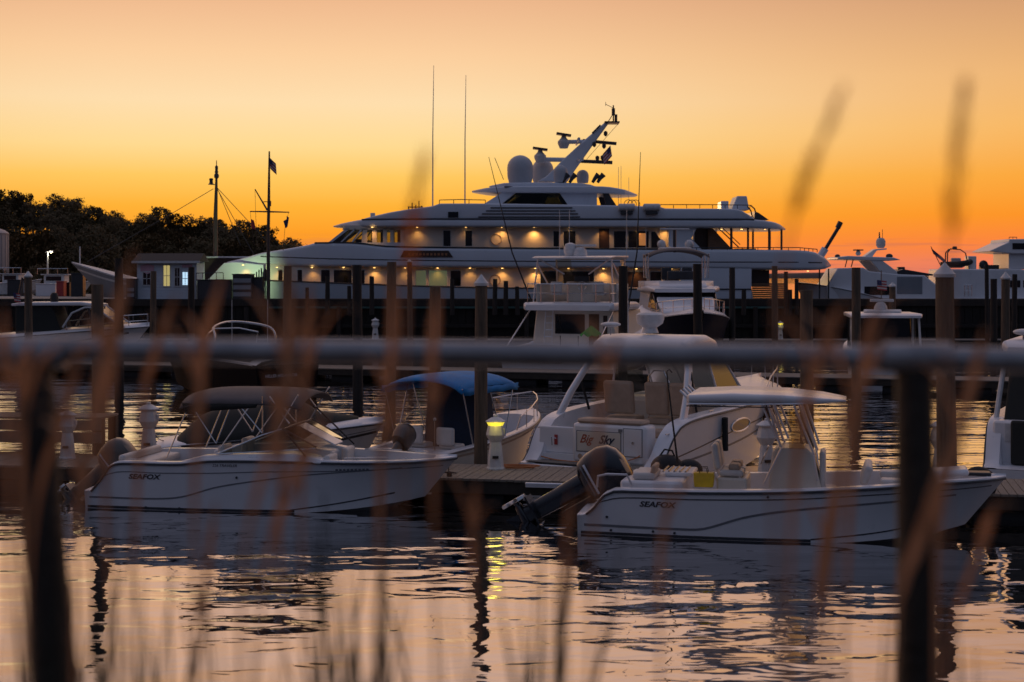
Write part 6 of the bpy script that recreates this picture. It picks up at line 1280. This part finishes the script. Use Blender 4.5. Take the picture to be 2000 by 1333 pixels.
# flybridge coaming, console, seats
MB().grid([[V(hx0 + .2, -1.9, z), V(hx0 + 2.5, -1.8, z), V(hx0 + 3.8, -1.2, z), V(hx0 + 4.1, 0, z), V(hx0 + 3.8, 1.2, z), V(hx0 + 2.5, 1.8, z), V(hx0 + .2, 1.9, z)] for z in (3.28, 3.75, 4.15)]).build('flybridge_coaming', 'cream_gel', t, recalc=False, solid=.06)
MB().bx(hx0 + 1.0, hx0 + 1.9, -.7, .75, 3.28, 4.25).build('flybridge_console', 'cream_gel', t, bevel=.08); a = MB().box((hx0 + 1.0, -.05, 4.38), (.12, .75, .26)).build('instrument_pod', 'dark_trim', t, bevel=.03)
MB().tube([V(hx0 + .85, -.12 + .2 * math.sin(w_), 4.05 + .2 * math.cos(w_)) for w_ in (rad(20 * k) for k in range(19))], .018, 6).build('steering_wheel', 'steel', t)
for y_ in (-1.1, .95): MB().bx(hx0 + .3, hx0 + .8, y_ - .28, y_ + .28, 3.62, 3.76).build('helm_seat', 'white_vinyl', t, bevel=.05); 
for y_ in (-1.1, .95): MB().box((hx0 + .28, y_, 4.0), (.12, .56, .5)).build('seat_back', 'white_vinyl', t, bevel=.05)
railing(t, [V(hx0 - .7, -2.0, 4.15), V(hx0 - .75, 0, 4.15), V(hx0 - .7, 2.0, 4.15)], .85, 'steel', 7, .024); railing(t, [V(hx0 - .7, -2.0, 4.15), V(hx0 + .3, -1.95, 4.15)], .85, 'steel', 2, .024); railing(t, [V(hx0 - .7, 2.0, 4.15), V(hx0 + .3, 1.95, 4.15)], .85, 'steel', 2, .024)
MB().slab([(hx0 - .5, 5.30, 5.36, 1.9, .03), (hx0 + .3, 5.36, 5.44, 2.0, .03), (hx0 + 2.2, 5.36, 5.46, 1.95, .03), (hx0 + 3.2, 5.28, 5.34, 1.5, .03)]).build('tower_top', 'white_gel', t)
for s in (-1, 1):
    pipes(t, [[V(hx0 - .1, s * 1.95, 3.3), V(hx0 + .1, s * 1.8, 5.34)], [V(hx0 + 2.6, s * 1.75, 3.3), V(hx0 + 2.3, s * 1.7, 5.36)], [V(hx0 + .1, s * 1.8, 5.34), V(hx0 + .4, s * .6, 4.6)], [V(hx0 + 1.6, s * 1.85, 4.1), V(hx0 + .1, s * 1.85, 5.1)]], .035, 'tower_leg', 'alu')
    MB().add([V(hx0 + 2.4, s * 1.78, 4.15), V(hx0 + 3.6, s * 1.3, 4.15), V(hx0 + 3.1, s * 1.25, 5.3), V(hx0 + 2.2, s * 1.7, 5.3)], [(0, 1, 2, 3)]).build('side_curtain', 'vinyl_window', t, recalc=False)
    o0 = V(hx0 + 1.2, s * 2.15, 2.4); MB().tube([o0, o0 + V(-1.2, s * .9, 3.2), o0 + V(-2.6, s * 1.5, 7.6)], [.045, .035, .012], 6).build('outrigger', 'dark_trim', t)
    pipes(t, [[V(.6, s * 2.1, 1.3), V(hx0 - .3, s * 2.02, 2.95)]], .03, 'cockpit_strut', 'alu')
for px in (1093, 1112, 1224): p = RX(t, px, 500, hx0 + 1); MB().tube([(hx0 + 1, p.y, 5.4), (hx0 + 1, p.y, 7.6)], .014, 5).build('whip_aerial', 'weathered_white', t)
MB().lathe([(.24, 5.46), (.30, 5.6), (.32, 5.8), (.24, 6.0), (.05, 6.07)], (hx0 + .9, RX(t, 1114, 490, hx0 + .9).y, 0), 18).build('satellite_dome', 'weathered_white', t); MB().lathe([(.34, 5.46), (.30, 5.7), (.18, 5.85)], (hx0 + .9, RX(t, 1133, 490, hx0 + .9).y, 0), 14).build('radar_base', 'weathered_white', t); p = RX(t, 1142, 482, hx0 + .9); MB().bx(hx0 + .8, hx0 + 1.0, p.y - .55, p.y + .5, 5.88, 5.98).build('radar_bar', 'weathered_white', t, bevel=.02)
yl = RX(t, 1073, 640, hx0 - .45).y
for dy in (-.2, .2): MB().tube([V(hx0 - .75, yl + dy, .62), V(hx0 - .45, yl + dy * .9, 2.95)], .025, 6).build('ladder_side', 'alu', t)
for k in range(7): MB().tube([V(hx0 - .72 + .042 * k, yl - .2, .8 + .31 * k), V(hx0 - .72 + .042 * k, yl + .2, .8 + .31 * k)], .02, 6).build('ladder_rung', 'alu', t)
for px in (1095, 1130, 1165): p = RX(t, px, 690, .3); MB().tube([V(.3, p.y, 1.2), V(.25, p.y, 1.9)], .02, 5).build('fishing_rod', 'dark_trim', t)
ug = thing('green_umbrella', 'half-folded green umbrella in the sport fisher cockpit', 'umbrella', tuple(t.matrix_basis @ V(1.6, RX(t, 1155, 668, 1.6).y, .6)), 0)
MB().tube([(0, 0, 0), (0, 0, 1.75)], .018, 6).build('pole', 'black_rubber', ug)
for k in range(8):
    a0, a1 = rad(45 * k), rad(45 * k + 45); r_ = .52; MB().add([V(0, 0, 1.72), V(r_ * math.cos(a0), r_ * math.sin(a0), 1.30 + .05 * (k % 2)), V(r_ * .95 * math.cos((a0 + a1) / 2), r_ * .95 * math.sin((a0 + a1) / 2), 1.22), V(r_ * math.cos(a1), r_ * math.sin(a1), 1.30 + .05 * ((k + 1) % 2))], [(0, 1, 2), (0, 2, 3)]).build('panel', 'green_cloth', ug, recalc=False)

# ---------------------------------------------------------------- navy flybridge yacht, bow toward us
t = thing('flybridge_yacht', 'navy-hulled white flybridge yacht with a bimini, bow towards the basin', 'yacht', (9.5, 93.5, 0), rad(-89))
H = Hull(15.0, 4.7, [(0, 1.7), (.4, 1.9), (.75, 2.3), (1, 2.65)], keel=-.8, rake=2.4, chine=(0, .4)); H.build(t, 'navy_hull', 'white_gel', camber=.35, rub='weathered_white')
MB().loft([[V(x, s * w_, z) for s, w_, z in ((-1, w0, 1.9), (-1, w1, zt), (1, w1, zt), (1, w0, 1.9))] for x, w0, w1, zt in ((1.5, 2.0, 1.85, 3.65), (7.2, 1.95, 1.75, 3.65), (9.6, 1.5, 1.4, 2.55))]).build('deck_house', 'white_gel', t, bevel=.1)
MB().loft([[V(7.0, -1.98, 2.75), V(7.0, -1.84, 3.62), V(7.0, 1.84, 3.62), V(7.0, 1.98, 2.75)], [V(9.0, -1.72, 2.66), V(7.45, -1.76, 3.60), V(7.45, 1.76, 3.60), V(9.0, 1.72, 2.66)]]).build('windshield', 'dark_glass', t, bevel=.03)
MB().slab([(1.0, 3.6, 3.8, 2.0, .08), (6.8, 3.62, 3.95, 2.1, .12), (7.9, 3.60, 3.8, 1.7, .08)]).build('flybridge_brow', 'white_gel', t)
MB().grid([[V(1.2, -1.9, z), V(5.6, -1.9, z), V(6.9 + e, -1.3, z), V(7.2 + e, 0, z), V(6.9 + e, 1.3, z), V(5.6, 1.9, z), V(1.2, 1.9, z)] for z, e in ((3.8, .5), (4.0, .1), (4.22, -.5))]).build('flybridge_coaming', 'white_gel', t, recalc=False, solid=.08)
MB().box((6.3, 0, 4.55), (.3, 1.6, .5)).build('fly_windscreen', 'dark_trim', t, bevel=.06); 
for y_ in (-.7, .5): MB().box((5.0, y_, 4.65), (.3, .6, .7)).build('helm_seat', 'dark_trim', t, bevel=.08)
arc_top(t, 2.2, 5.4, 1.75, 5.85, 'bimini_canvas', 'bimini_canvas', .04, .28, .18)
pipes(t, [[V(x, s * 1.72, 4.4), V(x2, s * 1.74, 5.8)] for s in (-1, 1) for x, x2 in ((2.4, 2.3), (3.6, 3.4), (5.0, 5.2), (3.8, 5.0))], .028, 'bimini_pole', 'steel')
pipes(t, [[V(3.2, 0, 5.9), V(3.2, 0, 7.3)]], .10, 'mast', 'dark_trim'); MB().bx(3.1, 3.35, -.85, .85, 7.22, 7.32).build('radar_bar', 'weathered_white', t, bevel=.03)
MB().slab([(2.7, 6.05, 6.16, .6, .04), (3.0, 6.02, 6.2, .95, .06), (3.6, 6.02, 6.2, .95, .06), (4.0, 6.06, 6.16, .6, .04)]).build('mast_shelf', 'weathered_white', t)
for y_ in (-.78, .85): MB().ball((3.3, y_, 6.38), .26, 14, 9).build('satellite_dome', 'weathered_white', t)
for s in (-1, 1): railing(t, [V(8.6, s * 2.0, 2.95), V(11.5, s * 1.65, 3.15), V(13.6, s * .8, 3.3), V(14.8, s * .1, 3.35)], .75, 'steel', 7, .022)
pipes(t, [[V(4.2, 1.0, 5.9), V(4.2, 1.0, 7.2)], [V(2.4, -1.6, 5.8), V(2.4, -1.6, 7.4)]], .016, 'whip_aerial', 'weathered_white')

# ---------------------------------------------------------------- white hard-top boat seen from astern
t = thing('hardtop_boat', 'white hard-top fishing boat with a radar dome and small flag at the outer dock', 'boat', (15.6, 63.1, 0), rad(84))
H = Hull(8.2, 3.0, [(0, 1.0), (.4, 1.15), (1, 1.8)], keel=-.5, rake=1.4, chine=(0, .4)); H.build(t, 'white_gel', 'white_gel', lambda u: .5 if .03 < u < .35 else None, gw=.22, breaks=(.03, .35)); 
MB().slab([(1.6, 2.74, 2.84, 1.45, .04), (1.8, 2.74, 2.92, 1.52, .06), (4.6, 2.76, 2.94, 1.45, .06), (5.0, 2.74, 2.84, 1.2, .04)]).build('hard_top', 'white_gel', t)
MB().loft([[V(x, s * w_, z) for s, w_, z in ((-1, 1.3, .9), (-1, 1.2, 2.76), (1, 1.2, 2.76), (1, 1.3, .9))] for x in (3.0, 4.9)]).build('wheelhouse', 'dark_glass', t, bevel=.06)
pipes(t, [[V(1.5, s * 1.42, 1.1), V(1.9, s * 1.38, 2.76)] for s in (-1, 1)] + [[V(3.0, s * 1.3, 1.1), V(3.0, s * 1.3, 2.76)] for s in (-1, 1)], .05, 'top_leg', 'weathered_white')
for s in (-1, 1): MB().add([V(1.5, s * 1.42, 1.1), V(1.9, s * 1.38, 2.7), V(3.0, s * 1.32, 2.7), V(3.0, s * 1.36, 1.1)], [(0, 1, 2, 3)]).build('side_curtain', 'vinyl_window', t, recalc=False)
MB().slab([(2.6, 2.92, 3.0, .7, .03), (2.8, 2.92, 3.08, .8, .05), (3.4, 2.92, 3.0, .6, .03)]).build('dome_base', 'weathered_white', t); MB().lathe([(.30, 3.04), (.27, 3.2), (.18, 3.36), (.03, 3.42)], (3.0, .05, 0), 16).build('radar_dome', 'weathered_white', t); MB().box((3.0, .0, 3.46), (.2, 1.0, .12)).build('radar_bar', 'weathered_white', t, bevel=.03)
MB().tube([(3.2, .0, 3.4), (3.2, .0, 4.75)], .02, 6).build('light_staff', 'dark_trim', t)
p = t.matrix_basis @ V(3.2, 0, 4.42); o_ = thing('mast_flag', 'tiny striped flag on the light staff of the hard-top boat', 'flag', tuple(p)); flag_parts(o_, V(-.2, -.06, -.08), V(.42, 0, -.05), V(.02, 0, -.42), .03)
MB().tube([V(.4, -1.55, 1.0), V(.4, -1.62, .5)], .16, 12).build('fender', 'weathered_white', t); MB().tube([V(1.6, -1.6, 1.15), V(1.6, -1.68, .55)], .16, 12).build('fender', 'weathered_white', t)

# ---------------------------------------------------------------- large cruiser cut by the right edge
t = thing('canvas_cruiser', 'white cruiser closed in with black canvas at the right end of the near dock', 'boat', (11.15, 31.6, 0), rad(62))
H = Hull(9.6, 3.2, [(0, .46), (.06, .48), (.085, .9), (.12, 1.30), (.2, 1.42), (.6, 1.55), (1, 1.75)], keel=-.5, rake=1.6, chine=(-.02, .4)); H.build(t, 'white_gel', 'white_gel', lambda u: None if u > .5 else (.47 if u < .10 else .6), gw=.3, breaks=(.10, .5), camber=.2)
MB().loft([[V(.95, 1.45, .46), V(.95, 1.40, 1.40), V(.95, -1.4, 1.40), V(.95, -1.45, .46)], [V(1.3, 1.45, .46), V(1.3, 1.40, 1.40), V(1.3, -1.4, 1.40), V(1.3, -1.45, .46)]]).build('transom_wall', 'white_gel', t, bevel=.06)
MB().bx(.93, .945, .55, 1.15, .95, 1.35).build('transom_panel', 'blue_canvas' if False else 'weathered_white', t, bevel=.01)
MB().loft([[V(1.25, 1.25, 1.2), V(1.25, -1.3, 1.2), V(5.0, -1.3, 1.3), V(5.0, 1.3, 1.3)], [V(2.0, 1.2, 2.85), V(2.0, -1.2, 2.85), V(4.8, -1.2, 2.9), V(4.8, 1.2, 2.9)]]).build('canvas_enclosure', 'dark_canvas', t, bevel=.06)
MB().box((.80, .35, .95), (.12, 1.3, .95)).build('transom_cover', 'dark_canvas', t, bevel=.05)
MB().slab([(1.8, 2.84, 2.94, 1.25, .04), (2.0, 2.84, 3.08, 1.4, .1), (4.8, 2.88, 3.14, 1.4, .1), (5.6, 2.78, 2.9, 1.1, .05)]).build('hard_top', 'white_gel', t)
pipes(t, [[V(1.55, s * 1.44, 1.4), V(2.2, s * 1.34, 2.88)] for s in (-1, 1)], .06, 'top_leg', 'weathered_white')
MB().tube([(2.4, 1.0, 3.05), (2.4, 1.0, 3.2)], .03, 6).build('aerial_stem', 'steel', t); MB().ball((2.4, 1.0, 3.26), .24, 16, 8, (1, 1, .3)).build('aerial_dish', 'weathered_white', t)
for k in range(3): MB().tube([V(3.2 + .10 * k, .5 + .45 * math.cos(a), 3.1 + .55 * math.sin(a)) for a in (rad(15 * j) for j in range(0, 13))], .02, 6).build('top_hoop', 'steel', t)
fw = thing('rubber_bumper', 'round black rubber dock wheel at the dock corner by the console boat bow', 'fender', tuple(onA(8.62, .10) + V(0, 0, .16)), angA)
MB().tube([V(.24 * math.cos(a), 0, .24 * math.sin(a)) for a in (rad(15 * k) for k in range(25))], .09, 12).build('tyre', 'black_rubber', fw); MB().tube([(0, -.06, 0), (0, .06, 0)], .13, 14).build('hub', 'weathered_white', fw)
# mooring lines
def line(name, pts, label, m='dark_trim', r=.012): o = MB().tube(curve_pts(pts, 18), r, 5).build(name, m); tag(o, label, 'rope'); return o
bw = SF1.matrix_basis @ V(6.95, .05, 1.0); cl = onA(-1.25, .22) + V(0, 0, .08); line('mooring_line', [bw, bw.lerp(cl, .5) - V(0, 0, .10), cl], 'dark mooring line from the bimini boat bow to a dock cleat')
bw = CB.matrix_basis @ V(.2, 0, .7); cl = onA(-8.05, 2.05) + V(.1, 0, .5); line('mooring_line', [bw, bw.lerp(cl, .5) - V(0, 0, .06), cl], 'thin mooring line from the covered boat stern to a pedestal', r=.009)
bw = CB.matrix_basis @ V(5.1, 0, 1.05); cl = V(-1.9, 36.6, .75);
